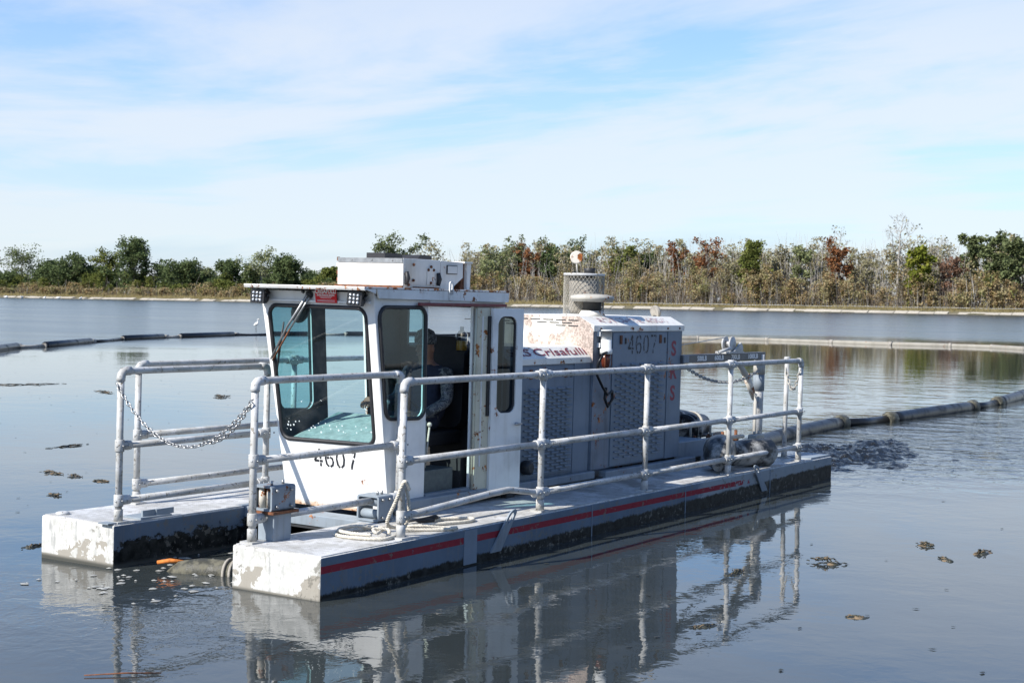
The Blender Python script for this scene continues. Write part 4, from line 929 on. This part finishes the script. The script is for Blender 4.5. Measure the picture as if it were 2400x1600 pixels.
# lettering
sl_n = Vector((0, -.092, .127)).normalized()
for bd, xc, fw_ in (('SRS', 3.37, .36), ('Crisafulli', 4.03, .87)): text_mb(bd, .135, (xc, .768, 1.186), (1, 0, 0), (0, .127, .092), None, .0014, .2, .004, fit=fw_).build('lettering', M_mar, ENG)
for bd, xc, fw_ in (('ROTOMITE', 5.09, .82), ('6000', 5.81, .42)): text_mb(bd, .125, (xc, .7625, 1.460), (1, 0, 0), (0, .159, .080), None, .001, 0, .005, fit=fw_).build('lettering', M_faded, ENG)
stencil('4607', .175, (5.40, .6885, 1.243), (1, 0, 0), (0, 0, 1), .84, .12).build('stencil_number', M_stencil2, ENG)
for zz, ch in ((1.187, 'S'), (.960, 'R'), (.750, 'S')): text_mb(ch, .20, (6.05, .6895, zz), (1, 0, 0), (0, 0, 1), None, .006, sx=1.15).build('lettering', M_redl, ENG)
# exhaust cage, rain cap, intake cap, disc
cx_, cy_ = 5.05, 1.14
base_c = MB().lathe([(.205, 1.5), (.205, 1.512), (.19, 1.514)], 28, Matrix.Translation((cx_, cy_, 0))).build('exhaust_cage', M_galv, DR)
mesh_c = MB(); NW = 32; turns = 15
zc0, zc1 = 1.51, 1.885
for k in range(NW):
    for s in (1, -1):
        pts = []
        for i in range(turns + 1):
            a = 2 * math.pi * (k + .0) / NW + s * (i % 2) * math.pi / NW
            pts.append((cx_ + .19 * math.cos(a), cy_ + .19 * math.sin(a), zc0 + (zc1 - zc0) * i / turns))
        if s == 1 or True: mesh_c.tube(pts, .0028, 3, 0, False, False)
o = mesh_c.build('expanded_mesh', M_floatw, base_c); tag(o, kind='stuff')
MB().lathe([(.190, 1.872), (.196, 1.872), (.196, 1.895), (.190, 1.895)], 28, Matrix.Translation((cx_, cy_, 0))).build('top_ring', M_galv, base_c)
MB().lathe([(.12, 1.52), (.14, 1.56), (.14, 1.82), (.10, 1.86)], 20, Matrix.Translation((cx_, cy_, 0))).build('muffler', M_concgrey, base_c)
st_ = MB().lathe([(.048, 1.84), (.048, 1.915), (.058, 1.945), (.052, 1.945), (.045, 1.91)], 16, Matrix.Translation((cx_ + .01, cy_ - .05, 0))).build('exhaust_pipe', M_black, base_c)
fp = Vector((cx_ - .05, cy_ + .06, 2.045)); nn = Vector((-.82, -.52, .12)).normalized(); q = nn.to_track_quat('Z', 'Y').to_matrix().to_4x4()
MB().lathe([(.001, 0.006), (.055, .006), (.062, 0), (.055, -.006), (.001, -.006)], 24, Matrix.Translation(fp) @ q, 0, False).build('rain_cap', M_roller, st_)
MB().tube([fp + Vector((0, 0, -.05)), fp + Vector((.01, -.01, -.16))], .008, 6).build('rain_cap_arm', M_floatw, st_)
mc = MB().lathe([(.085, 1.5), (.085, 1.635), (.10, 1.64)], 20, Matrix.Translation((4.93, .975, 0))).build('intake_stack', M_dark, DR)
MB().lathe([(.19, 1.632), (.192, 1.65), (.205, 1.655), (.20, 1.685), (.13, 1.70), (.05, 1.705), (.001, 1.705)], 28, Matrix.Translation((4.93, .975, 0))).build('intake_cap', M_floatw, mc)
MB().lathe([(.13, 1.5), (.10, 1.55)], 20, Matrix.Translation((4.93, .975, 0))).build('intake_collar', M_hoodr, mc)
MB().lathe([(.001, -.02), (.06, -.02), (.066, 0), (.06, .02), (.001, .02)], 20, Matrix.Translation((6.20, .98, 1.545)) @ Matrix.Rotation(R(75), 4, 'Y') @ Matrix.Rotation(R(20), 4, 'X'), 0, False).build('beacon_disc', M_concgrey, DR)
MB().box(6.18, 6.22, .96, 1.0, 1.49, 1.51).build('beacon_foot', M_dark, DR)
# side lamp in its cage with conduit
Lx, Ly = 4.60, .625
lm_ = MB().lathe([(.052, 1.375), (.05, 1.385), (.05, 1.30), (.047, 1.298), (.05, 1.296), (.05, 1.215), (.058, 1.212), (.058, 1.168)], 18, Matrix.Translation((Lx, Ly, 0))).build('side_lamp', M_whiteside, DR)
MB().lathe([(.042, 1.168), (.043, 1.12), (.036, 1.06), (.018, 1.035), (.001, 1.032)], 18, Matrix.Translation((Lx, Ly, 0))).build('lamp_globe', M_amber, lm_)
for zz in (1.345, 1.245): MB().box(Lx - .06, Lx + .06, Ly + .03, .688, zz - .02, zz + .02).build('lamp_bracket', M_whiteside, lm_)
for k in range(4):
    a = k * math.pi / 2 + .4; MB().tube([(Lx + .052 * math.cos(a), Ly + .052 * math.sin(a), 1.17), (Lx + .052 * math.cos(a), Ly + .052 * math.sin(a), 1.07), (Lx + .02 * math.cos(a), Ly + .02 * math.sin(a), 1.02)], .004, 5).build('guard_wire', M_rust, lm_)
MB().tube([(Lx - .02, Ly - .03, 1.19), (Lx - .10, Ly - .03, 1.17), (Lx - .15, Ly - .01, 1.09), (Lx - .13, Ly + .01, .98), (Lx - .04, Ly, .87), (Lx + .03, Ly - .01, .80), (Lx + .10, Ly - .02, .83), (Lx + .13, Ly - .01, .76), (Lx + .06, Ly, .69), (Lx + .0, Ly, .77), (Lx + .04, Ly + .01, .86)], .013, 8).build('conduit', M_hose, lm_)
MB().lathe([(.055, 0), (.06, .02), (.06, .07), (.04, .085)], 16, Matrix.Translation((3.40, .705, .235)) @ Matrix.Rotation(R(90), 4, 'X')).build('filler_cap', M_black, DR)

# ---- stern gear
bx_ = MB().box(6.26, 6.95, .74, 1.25, .07, .245).build('pump_cover', M_frame, DR, None, None, .008)
gr = MB()
for k in range(9):
    for s in (1, -1):
        y0 = .76 + k * .055; gr.tube([(6.256, y0, .085), (6.256, y0 + s * .05, .16), (6.256, y0, .23)], .004, 4, 0, False, False)
tag(gr.build('grille', M_frame, bx_), kind='stuff'); MB().box(6.252, 6.2595, .75, 1.24, .078, .238).build('grille_back', M_dark, bx_)
pump = MB().tube([(6.65, 1.30, .42), (7.0, 1.28, .40), (7.35, 1.25, .36), (7.75, 1.2, .30)], [.13, .14, .135, .13], 18).build('pump_hose', M_mudblack, DR)
for t_ in (.15, .5, .8):
    p_ = Vector((6.65, 1.30, .42)).lerp(Vector((7.75, 1.2, .30)), t_); MB().tube([p_, p_ + Vector((.05, 0, -.006))], .15, 18).build('hose_clamp', M_floatw, pump)
for xx in (7.20, 7.30): MB().lathe([(.09, -.018), (.165, -.018), (.165, .018), (.09, .018)], 22, Matrix.Translation((xx, 1.12, .30)) @ Matrix.Rotation(R(84), 4, 'Y')).build('flange', M_mudblack, pump)
vp = MB().tube([(6.55, 1.32, .12), (6.55, 1.32, .86)], [.075, .055], 14).build('valve_pipe', M_floatw, DR)
MB().lathe([(.07, .80), (.075, .83), (.05, .86), (.04, .92), (.015, .93)], 12, Matrix.Translation((6.55, 1.32, 0))).build('valve_cap', M_floatw, vp)
MB().tube([(6.56, 1.26, .78), (6.85, 1.02, .70)], .014, 8).build('valve_handle', M_signw, vp)
MB().prism([(6.35, .0), (6.75, .0), (6.62, .18), (6.48, .18)], 'y', 1.24, 1.40).build('valve_base', M_floatw, vp)
ec = MB().tube([(7.0, .95, .24), (7.0, .95, .36), (7.03, .95, .39), (7.4, .93, .38), (7.43, .93, .34), (7.43, .93, .24)], .014, 8).build('carry_bar', M_floatw, DR)
for k in range(7):
    xx = 7.1 + .17 * k; MB().lathe([(.035, 0), (.035, .05 + .03 * (k % 3)), (.018, .07 + .04 * (k % 2)), (.018, .13)], 8, Matrix.Translation((xx, .95 + .05 * (k % 2), .12))).build('pipe_fitting', M_floatw if k % 2 else M_rust, ec)
MB().tube([(6.95, .92, .20), (8.2, .90, .18)], .022, 8).build('hydraulic_pipe', M_floatw, ec); MB().tube([(6.95, .99, .24), (8.0, 1.02, .22)], .018, 8).build('hydraulic_pipe', M_black, ec)
MB().box(6.95, 8.3, .80, 1.9, .0, .09).build('stern_frame', M_frame, DR)
# slotted bracket on the near pontoon
bk = MB().box(7.30, 7.52, .34, .44, .03, .29).build('slotted_bracket', M_floatw, DR, None, None, .015)
for k in range(5):
    yy = .30 + 0; MB().box(7.325 + k * .036, 7.345 + k * .036, .336, .3395, .14, .25).build('slot', M_dark, bk)
for k in (7.36, 7.47): MB().lathe([(.014, 0), (.014, .03)], 8, Matrix.Translation((k, .39, .29))).build('bolt', M_floatw, bk)
# davit: post, boom with load marks, strut, hand winch
dv = MB().tube([(8.13, .70, .0), (8.13, .70, 1.10)], .055, 18).build('davit', M_galv, DR)
MB().lathe([(.062, .70), (.062, .88)], 18, Matrix.Translation((8.13, .70, 0))).build('collar', M_frame, dv)
MB().lathe([(.064, .88), (.064, 1.0)], 18, Matrix.Translation((8.13, .70, 0))).build('collar', M_floatw, dv)
bo = MB().box(6.20, 8.20, .66, .74, 1.045, 1.125).build('boom', plain('dark_boom_paint', (.09, .095, .10), .5), dv, None, None, .004)
lt = MB()
for xx, s_ in ((6.62, '500LB'), (7.02, '600LB'), (7.42, '700LB'), (7.86, '1000LB')): text_mb(s_, .068, (xx, .6585, 1.084), (1, 0, 0), (0, 0, 1), lt, .002, sx=1.25)
lt.build('lettering', M_signw, bo)
MB().box(6.205, 6.32, .652, .748, 1.05, 1.12).build('boom_tip', M_frame, bo)
MB().tube([(7.55, .70, 1.04), (7.75, .70, .90), (7.86, .70, .84)], [.035, .035, .022], 10).build('strut', M_floatw, dv)
MB().tube([(7.80, .70, .87), (8.02, .70, .62)], [.045, .03], 10).build('strut_jack', M_roller, dv)
MB().box(8.0, 8.12, .67, .73, .58, .64).build('strut_lug', M_frame, dv)
wn = MB().box(7.18, 7.55, .62, .78, 1.125, 1.145).build('hand_winch', M_galv, dv)
Wm = Matrix.Translation((7.33, .66, 1.222)) @ Matrix.Rotation(R(90), 4, 'X')
MB().lathe([(.015, -.008), (.078, -.008), (.082, 0), (.078, .008), (.015, .008)], 26, Wm).build('drum', M_galv, wn)
MB().lathe([(.015, -.008), (.078, -.008), (.082, 0), (.078, .008), (.015, .008)], 26, Matrix.Translation((7.33, .74, 1.222)) @ Matrix.Rotation(R(90), 4, 'X')).build('drum', M_galv, wn)
MB().lathe([(.035, -.035), (.035, .035)], 16, Matrix.Translation((7.33, .70, 1.222)) @ Matrix.Rotation(R(90), 4, 'X')).build('hub', M_steel, wn)
MB().prism([(7.30, 1.145), (7.52, 1.145), (7.52, 1.19), (7.47, 1.24), (7.40, 1.20)], 'y', .62, .64).build('gear_cover', M_galv, wn)
MB().tube([(7.0, .66, 1.14), (7.26, .645, 1.18)], .018, 8).build('crank', M_galv, wn)
MB().tube([(7.30, .70, 1.295), (6.3, .72, 1.225), (5.9, .73, 1.20)], .005, 5).build('winch_cable', M_steel, wn)
MB().tube([(7.88, .62, .05), (7.88, .62, .68)], .016, 10).build('grab_post', M_floatw, DR)

# ---------------------------------------------------------------- loose things on the dredge
def place(mb, name, mats, base, label, cat, group=None, bevel=0): return tag(mb.build(name, mats, None, base, BM, bevel), label, cat, group)
def catenary(a, b, sag, n=40):
    a, b = Vector(a), Vector(b); return [a.lerp(b, i / n) - Vector((0, 0, sag * 4 * (i / n) * (1 - i / n))) for i in range(n + 1)]
def chain_mb(path, L=.034, r=.0042, wv=.011):
    mb = MB(); cum = [0]
    for p, q in zip(path, path[1:]): cum.append(cum[-1] + (q - p).length)
    s = 0; k = 0
    def at(t):
        for i in range(len(cum) - 1):
            if t <= cum[i + 1]: f = (t - cum[i]) / max(1e-9, cum[i + 1] - cum[i]); return path[i].lerp(path[i + 1], f)
        return path[-1]
    while s < cum[-1]:
        p, q = at(s), at(min(s + .01, cum[-1])); d = (q - p).normalized() if (q - p).length > 1e-7 else Vector((1, 0, 0))
        n0 = d.cross(Vector((0, 0, 1))); n0 = n0.normalized() if n0.length > .05 else Vector((0, 1, 0)); n1_ = d.cross(n0)
        w = n0 * .8 + n1_ * .6 if k % 2 else n1_ * .8 - n0 * .6; h = L / 2 + r; c = p; pts = []
        for j in range(10):
            a = 2 * math.pi * j / 10; pts.append(c + d * (h * max(-1, min(1, 1.15 * math.cos(a)))) + w * (wv * math.sin(a)))
        mb.tube(pts, r, 5, 0, True); s += L; k += 1
    return mb
place(chain_mb(catenary((.075, 1.95, .97), (.08, .690, .93), .36, 60)), 'chain', M_steel, (.08, 1.3, .55), 'long galvanised chain sagging between the two bow posts', 'chain')
place(chain_mb(catenary((.08, 1.093, .632), (.072, .672, .935), .075, 30)), 'chain', M_steel, (.1, .7, .8), 'short doubled-back end of chain hooked at the near bow post', 'chain')
place(chain_mb(catenary((7.76, .072, .95), (7.93, .30, .97), .20, 30), .045, .006, .015), 'chain', M_floatw, (7.9, .2, .8), 'short chain loop between the two stern posts', 'chain')
place(chain_mb(catenary((6.25, .70, 1.04), (8.1, .68, .93), .16, 30), .045, .006, .015), 'chain', M_steel, (7.1, .7, .8), 'chain hanging under the load-marked boom', 'chain')
# rope: a three-strand coil by the railing post
def rope_mb(ctrl, r=.0125, n=8):
    P = [Vector(p) for p in ctrl]; pts = []
    for i in range(len(P) - 1):
        p0, p1, p2, p3 = P[max(0, i - 1)], P[i], P[i + 1], P[min(len(P) - 1, i + 2)]
        m = max(4, int((p2 - p1).length / .011))
        for j in range(m):
            t = j / m; pts.append(.5 * ((2 * p1) + (p2 - p0) * t + (2 * p0 - 5 * p1 + 4 * p2 - p3) * t * t + (3 * p1 - p0 - 3 * p2 + p3) * t ** 3))
    mb = MB(); T = [(pts[min(i + 1, len(pts) - 1)] - pts[max(i - 1, 0)]).normalized() for i in range(len(pts))]; nr = T[0].orthogonal().normalized(); ph = 0; S = [[], [], []]
    for i, p in enumerate(pts):
        nr = (nr - T[i] * nr.dot(T[i])).normalized(); bn = T[i].cross(nr)
        if i: ph += (p - pts[i - 1]).length * 2 * math.pi / .062
        for k in range(3): a = ph + k * 2.0944; S[k].append(p + (nr * math.cos(a) + bn * math.sin(a)) * r * .55)
    for k in range(3): mb.tube(S[k], r * .58, 5)
    return mb
z_ = .02
rope = rope_mb([(.93, .11, .42), (.96, .06, .30), (1.02, .10, .12), (.98, .14, z_), (.86, .10, z_), (.74, .10, z_), (.66, .24, z_), (.66, .42, z_), (.78, .50, z_), (1.05, .44, z_), (1.3, .36, z_), (1.55, .36, z_), (1.78, .32, z_), (1.92, .20, z_), (1.82, .13, z_), (1.6, .19, z_), (1.35, .28, z_), (1.2, .26, z_ + .015), (1.26, .17, z_ + .02), (1.42, .06, z_), (1.46, .0, z_ + .005), (1.38, .03, z_), (1.2, .17, z_), (1.08, .24, z_ + .02), (.92, .20, .10), (.88, .10, .26), (.88, .03, .40), (.93, .02, .33)])
place(rope, 'rope', M_rope, (1.1, .25, .006), 'off-white twisted rope looped round the railing post and lying on deck', 'rope')
rope2 = rope_mb([(.70, .16, z_ + .024), (.66, .3, z_ + .026), (.72, .46, z_ + .024), (.9, .5, z_ + .022), (1.0, .40, z_ + .02), (.96, .27, z_ + .025), (.85, .2, z_ + .03), (.76, .16, z_ + .03), (.8, .22, z_ + .045), (.88, .16, z_ + .04), (.84, .12, z_ + .02)])
place(rope2, 'rope', M_rope, (.8, .3, .02), 'knotted second coil of rope lying at the post foot', 'rope')
wr = MB().tube([(1.40, .40, .03), (1.52, .34, .035), (1.60, .30, .03)], [.012, .02, .012], 8).tube([(1.55, .38, .03), (1.66, .33, .045), (1.72, .35, .03)], [.014, .018, .012], 8)
place(wr, 'shackle', M_hose, (1.5, .36, .006), 'dark shackle lying among the rope on the near deck', 'shackle')
# mud-caked rubber hose piece lying at the stern of the near pontoon
hz = MB().tube([(6.02, .16, .06), (6.10, .20, .12), (6.30, .28, .17), (6.48, .36, .18), (6.60, .40, .15)], [.04, .08, .16, .17, .10], 20)
hz.tube([(6.50, .34, .16), (6.66, .30, .145), (6.95, .20, .145), (7.12, .14, .14), (7.18, .12, .13)], [.11, .125, .14, .145, .10], 20)
place(hz, 'hose_piece', M_mudblack, (6.5, .28, .006), 'short thick black rubber hose caked with mud on the stern deck', 'hose')

# the operator, seated in the cab facing forward
def skin_body(J, Ed):
    me = bpy.data.meshes.new('body'); me.from_pydata([j[0] for j in J], Ed, []); o = bpy.data.objects.new('tmp', me); COL.objects.link(o)
    sk = o.modifiers.new('s', 'SKIN'); sk.use_smooth_shade = True
    for i, j in enumerate(J):
        d = me.skin_vertices[0].data[i]; d.radius = j[1] if isinstance(j[1], tuple) else (j[1], j[1]); d.use_root = (i == 0)
    sb = o.modifiers.new('d', 'SUBSURF'); sb.levels = 2; sb.render_levels = 2
    dg = bpy.context.evaluated_depsgraph_get(); r = bpy.data.meshes.new_from_object(o.evaluated_get(dg)); bpy.data.objects.remove(o); return r
px, py = 2.80, 1.25
J = [((px, py, .64), (.15, .17)), ((px - .01, py, .84), (.125, .165)), ((px - .03, py, 1.02), (.12, .18)), ((px - .055, py, 1.10), .055), ((px - .075, py, 1.165), (.075, .066)), ((px - .085, py, 1.25), (.088, .072)), ((px - .075, py, 1.305), (.07, .06)),
     ((px - .04, py - .19, 1.02), .068), ((px - .10, py - .25, .80), .052), ((px - .36, py - .20, .70), .042), ((px - .44, py - .17, .705), .030),
     ((px - .04, py + .19, 1.02), .068), ((px - .12, py + .25, .80), .052), ((px - .55, py + .10, .78), .040), ((px - .66, py + .07, .80), .030),
     ((px - .10, py - .10, .64), .095), ((px - .52, py - .13, .64), .070), ((px - .56, py - .13, .22), .048), ((px - .70, py - .13, .16), .040),
     ((px - .10, py + .10, .64), .095), ((px - .52, py + .14, .64), .070), ((px - .58, py + .14, .22), .048), ((px - .72, py + .14, .16), .040)]
Ed = [(0, 1), (1, 2), (2, 3), (3, 4), (4, 5), (5, 6), (2, 7), (7, 8), (8, 9), (9, 10), (2, 11), (11, 12), (12, 13), (13, 14), (0, 15), (15, 16), (16, 17), (17, 18), (0, 19), (19, 20), (20, 21), (21, 22)]
bme = skin_body(J, Ed); bb = Vector((px, py, .56))
bme.materials.clear()
for m_ in (M_navy, M_skin, M_camo): bme.materials.append(m_)
for pl in bme.polygons:
    c = pl.center
    pl.material_index = 1 if (c.z > 1.085 or (c.x < px - .43 and .68 < c.z < .9)) else (2 if (abs(c.y - py) > .17 and .66 < c.z < 1.1) else 0); pl.use_smooth = True
for v_ in bme.vertices: v_.co -= bb
per = link('person', bme, None, tuple(bb), BM); tag(per, 'operator in camouflage cap and dark clothes sitting in the cab', 'person')
hd_ = Vector((px - .085, py, 1.235)) - bb
cap = MB().lathe([(.094, -.012), (.098, .02), (.094, .06), (.07, .098), (.03, .116), (.001, .12)], 22, Matrix.Translation(hd_ + Vector((.005, 0, .03))) @ Matrix.Diagonal((1.06, .86, 1, 1)))
cap.prism([(a, b) for a, b in rrect([(hd_.x - .17, hd_.y - .06), (hd_.x - .08, hd_.y - .075), (hd_.x - .08, hd_.y + .075), (hd_.x - .17, hd_.y + .06)], .03)], 'z', hd_.z + .022, hd_.z + .030)
cap.build('cap', M_camo, per)
MB().prism([(hd_.x - .085, hd_.z + .01), (hd_.x - .118, hd_.z - .035), (hd_.x - .085, hd_.z - .045)], 'y', hd_.y - .014, hd_.y + .014).build('nose', M_skin, per, None, None, .004)
for s in (-1, 1):
    MB().ball(hd_ + Vector((.012, s * .074, -.02)), .024, 8, 0, (.7, .35, 1.15)).build('ear', M_skin, per)
    MB().ball(hd_ + Vector((-.079, s * .030, .0)), .010, 8).build('eye', plain('eye', (.05, .04, .035), .2), per)
MB().tube([hd_ + Vector((-.083, -.025, -.068)), hd_ + Vector((-.09, 0, -.07)), hd_ + Vector((-.083, .025, -.068))], .005, 6).build('mouth', plain('lips', (.3, .12, .1), .5), per)
def hand(wr_, d, side, curl):
    wr_ = Vector(wr_) - bb; d = Vector(d).normalized(); upv = Vector((0, 0, 1)); l = upv.cross(d).normalized(); nv = d.cross(l)
    mb = MB().tube([wr_, wr_ + d * .03, wr_ + d * .075, wr_ + d * .09], [.026, .036, .040, .028], 12)
    for k, (o_, L_) in enumerate(((-.030, .062), (-.010, .070), (.010, .066), (.030, .052))):
        a = wr_ + d * .082 + l * o_; b = a + d * L_ * .45 - nv * .01; c = b + (d * (1 - curl) - nv * curl).normalized() * L_ * .4; e = c + (d * (.3 - curl) - nv).normalized() * L_ * .3
        mb.tube([a, b, c, e], [.0095, .009, .0085, .006], 8)
    a = wr_ + d * .025 + l * .03 * side; mb.tube([a, a + (d + l * side * .9).normalized() * .035, a + (d * 1.2 + l * side * .3 - nv * .4).normalized() * .07], [.012, .010, .007], 8)
    return mb.build('hand', M_skin, per)
hand(J[10][0], (-1, .1, -.1), 1, .7); hand(J[14][0], (-1, -.1, .1), -1, .7)

# ---------------------------------------------------------------- floating things on the water
def barrel():
    root = empty('sunken_pipe_end', (.28, 1.32, 0)); tag(root, 'mud-coated pipe end just breaking the water between the pontoons', 'pipe')
    d = Vector((.10, -.42, 0))
    p = [Vector((-.10, .20, -.05)), Vector((-.06, .12, -.01)), Vector((0, 0, .0)), Vector((.07, -.20, .005)), Vector((.10, -.30, .0))]
    link('pipe', MB().tube(p, [.05, .085, .095, .09, .09], 18).mesh('pipe', M_mudpipe), root)
    for t_ in (0, .05): link('band', MB().tube([p[3] + d.normalized() * t_, p[3] + d.normalized() * (t_ + .018)], .105, 18).mesh('band', M_concgrey), root)
    return root
barrel()
tag(MB().tube([(.13, 1.58, .06), (.17, 1.50, .075), (.24, 1.42, .065)], [.013, .016, .011], 8).tube([(.23, 1.43, .066), (.27, 1.35, .03)], .009, 8, 1).build('driftwood', [M_orange, M_black], None, (.18, 1.5, .05)), 'short orange-barked stick lying on the muddy pipe end', 'stick')
def debris(x, y, L, W, h, label, seed, mat=None, ang=None, nst=46):
    rn = random.Random(seed); mb = MB(); ang = rn.uniform(0, 3) if ang is None else ang; ca, sa = math.cos(ang), math.sin(ang)
    for i in range(nst):
        a = rn.gauss(0, .26) * L; b = rn.gauss(0, .22) * W; l = rn.uniform(.10, .32) * L * (.35 + rn.random()); t = rn.gauss(0, .28); e = abs(1 - abs(a) / L) * h * .35
        p = Vector((x + a * ca - b * sa, y + a * sa + b * ca, .004 + rn.random() * e)); q = p + Vector((l * math.cos(ang + t), l * math.sin(ang + t), rn.uniform(-.3, .5) * e))
        if rn.random() < .72: mb.tube([p, p.lerp(q, .5) + Vector((0, 0, .3 * e)), q], [.003, .005, .002], 5, 1 if rn.random() < .3 else 0)
        else: mb.ball(Vector((p.x, p.y, 0)), rn.uniform(.012, .035), 5, 0 if rn.random() < .85 else 1, (rn.uniform(.8, 2.4), rn.uniform(.6, 1.4), rn.uniform(.12, .4)))
    return tag(mb.build('debris', [M_wetweed, M_wrack], None, (x, y, 0)), label, 'debris', 'clumps of drifting debris')
M_wrack = plain('dead_reeds', (.20, .145, .085), .9, 0, .5, 20)
M_wetweed = plain('wet_weed', (.035, .036, .022), .5, 0, .5, 20)
DEB = [(3.45, 6.65, .36, .12, .04, 'ragged dark weed clump farthest left of the bow'), (3.4, 6.25, .24, .09, .04, 'smaller dark weed clump right beside the ragged left one'),
 (3.3, 5.72, .15, .06, .03, 'small dark leaf clump nearest the far pontoon'), (5.4, 8.76, .45, .10, .03, 'long thin line of floating reeds left of the chain post'),
 (2.28, 5.2, .22, .10, .04, 'small dark clump above the corner of the far pontoon'), (13.4, 13.9, 1.0, .25, .04, 'thin reed line seen between the bow rails'),
 (13.4, 19.4, 1.2, .3, .05, 'brown reed line by the left edge'), (12.75, 16.3, .9, .2, .04, 'reed line just left of the far bow post'),
 (3.33, -2.02, .19, .085, .10, 'largest brown clump floating right of the stern reflection'), (2.55, -1.65, .19, .07, .05, 'dark clump with a pale curved stem in the post reflections'),
 (4.6, -2.35, .12, .05, .07, 'small reddish-brown clump far right on the water'), (4.04, -2.67, .17, .05, .02, 'flat dark smear of weed below the reddish clump'),
 (4.52, -2.81, .16, .06, .06, 'brown leaf clump nearest the right edge'), (1.62, -2.88, .10, .03, .02, 'tiny dark scrap in the lower right water'),
 (.83, -2.25, .15, .04, .02, 'thin tan twig clump at the foot of the hull reflection'), (.26, 3.05, .16, .06, .03, 'dark scrap touching the far pontoon corner')]
for i, (x, y, L, W, h, lab) in enumerate(DEB): debris(x, y, L, W, h, lab, 40 + i)
tag(MB().tube([(-2.12, -.28, .008), (-1.98, -.42, .012), (-1.86, -.55, .008)], [.003, .0045, .003], 6).build('twig', M_rust, None, (-1.98, -.42, 0)), 'thin reddish twig floating in the lower left corner', 'twig')
# flecks and foam nobody could count
ns = np.random.RandomState(11); N = 420; P = []
for i in range(N):
    while True:
        x, y = ns.uniform(-1.5, 24), ns.uniform(2.8, 24)
        if y > 2.8 + .0 * x and y > .55 * x + 1: break
    P.append((x, y, .006))
P2 = np.stack([ns.uniform(-3, 9, 60), ns.uniform(-4.5, -.3, 60), np.full(60, .006)], 1); P = np.concatenate([np.array(P), P2])
tag(link('flotsam', np_quads('flotsam', leaf_cloud(P, .024, 30, ns, .5), [M_wetweed])), 'scattered dark flecks of leaf litter on the water', None, None, 'stuff')
fm = MB(); rn = random.Random(9)
for i in range(95):
    x, y = rn.uniform(-.75, 1.2), rn.uniform(.80, 1.95)
    if x > .3 and rn.random() < .4: continue
    r_ = rn.uniform(.008, .034); k = 9; e = rn.uniform(.45, 1.0); a0 = rn.random() * 6
    V = [(x + r_ * (1 + .35 * math.sin(3 * t_ + i) + rn.uniform(-.15, .15)) * math.cos(a0 + t_ * 2 * math.pi / k), y + e * r_ * 1.7 * math.sin(a0 + t_ * 2 * math.pi / k), .004) for t_ in range(k)]
    fm.add(V + [(x, y, .011)], [(t_, (t_ + 1) % k, k) for t_ in range(k)])
tag(fm.build('foam', plain('grey_foam', (.34, .34, .31), .6)), 'grey foam flecks between the bow pontoons', None, None, 'stuff')
# white birds
def egret(x, y, z):
    M_w = plain('white_feathers', (.86, .85, .82), .8, 0, .06); root = empty('egret', (x, y, z)); root.scale = (.62, .62, .62); tag(root, 'white egret standing on the floating line left of the cab', 'bird')
    link('body', MB().tube([(.0, .30, .52), (0, .20, .60), (0, .02, .70), (0, -.12, .74), (0, -.16, .80), (0, -.08, .92), (0, -.10, 1.02), (0, -.17, 1.05)], [.01, .07, .12, .075, .04, .026, .024, .028], 12).ball((0, -.19, 1.05), .037, 8).mesh('body', M_w), root)
    link('beak', MB().tube([(0, -.21, 1.05), (0, -.33, 1.03)], [.014, .003], 6).mesh('beak', M_yellow), root)
    for s in (-1, 1): link('leg', MB().tube([(s * .03, .03, .62), (s * .03, .06, .32), (s * .03, .02, 0)], .010, 6).mesh('leg', M_black), root)
egret(46.2, 43.55, .15)
gl_ = MB().tube([(-.22, 0, .10), (-.1, 0, .11), (.06, 0, .10), (.16, 0, .13)], [.01, .09, .10, .04], 8).ball((.18, 0, .21), .055, 7).mesh('gull', plain('gull_white', (.8, .8, .78), .8))
for i, (x, y) in enumerate(((330, 428), (331, 424.5), (328, 421), (329, 414), (327, 400), (326, 392), (325, 380), (333, 433), (322, 300))):
    o = link('gull', gl_, None, (x, y, -.02)); o.scale = (3.2, 3.2, 3.2); o.rotation_euler.z = i * 1.1
    tag(o, 'tiny white gull resting on the water below the left bank', 'bird', 'gulls below the left bank')
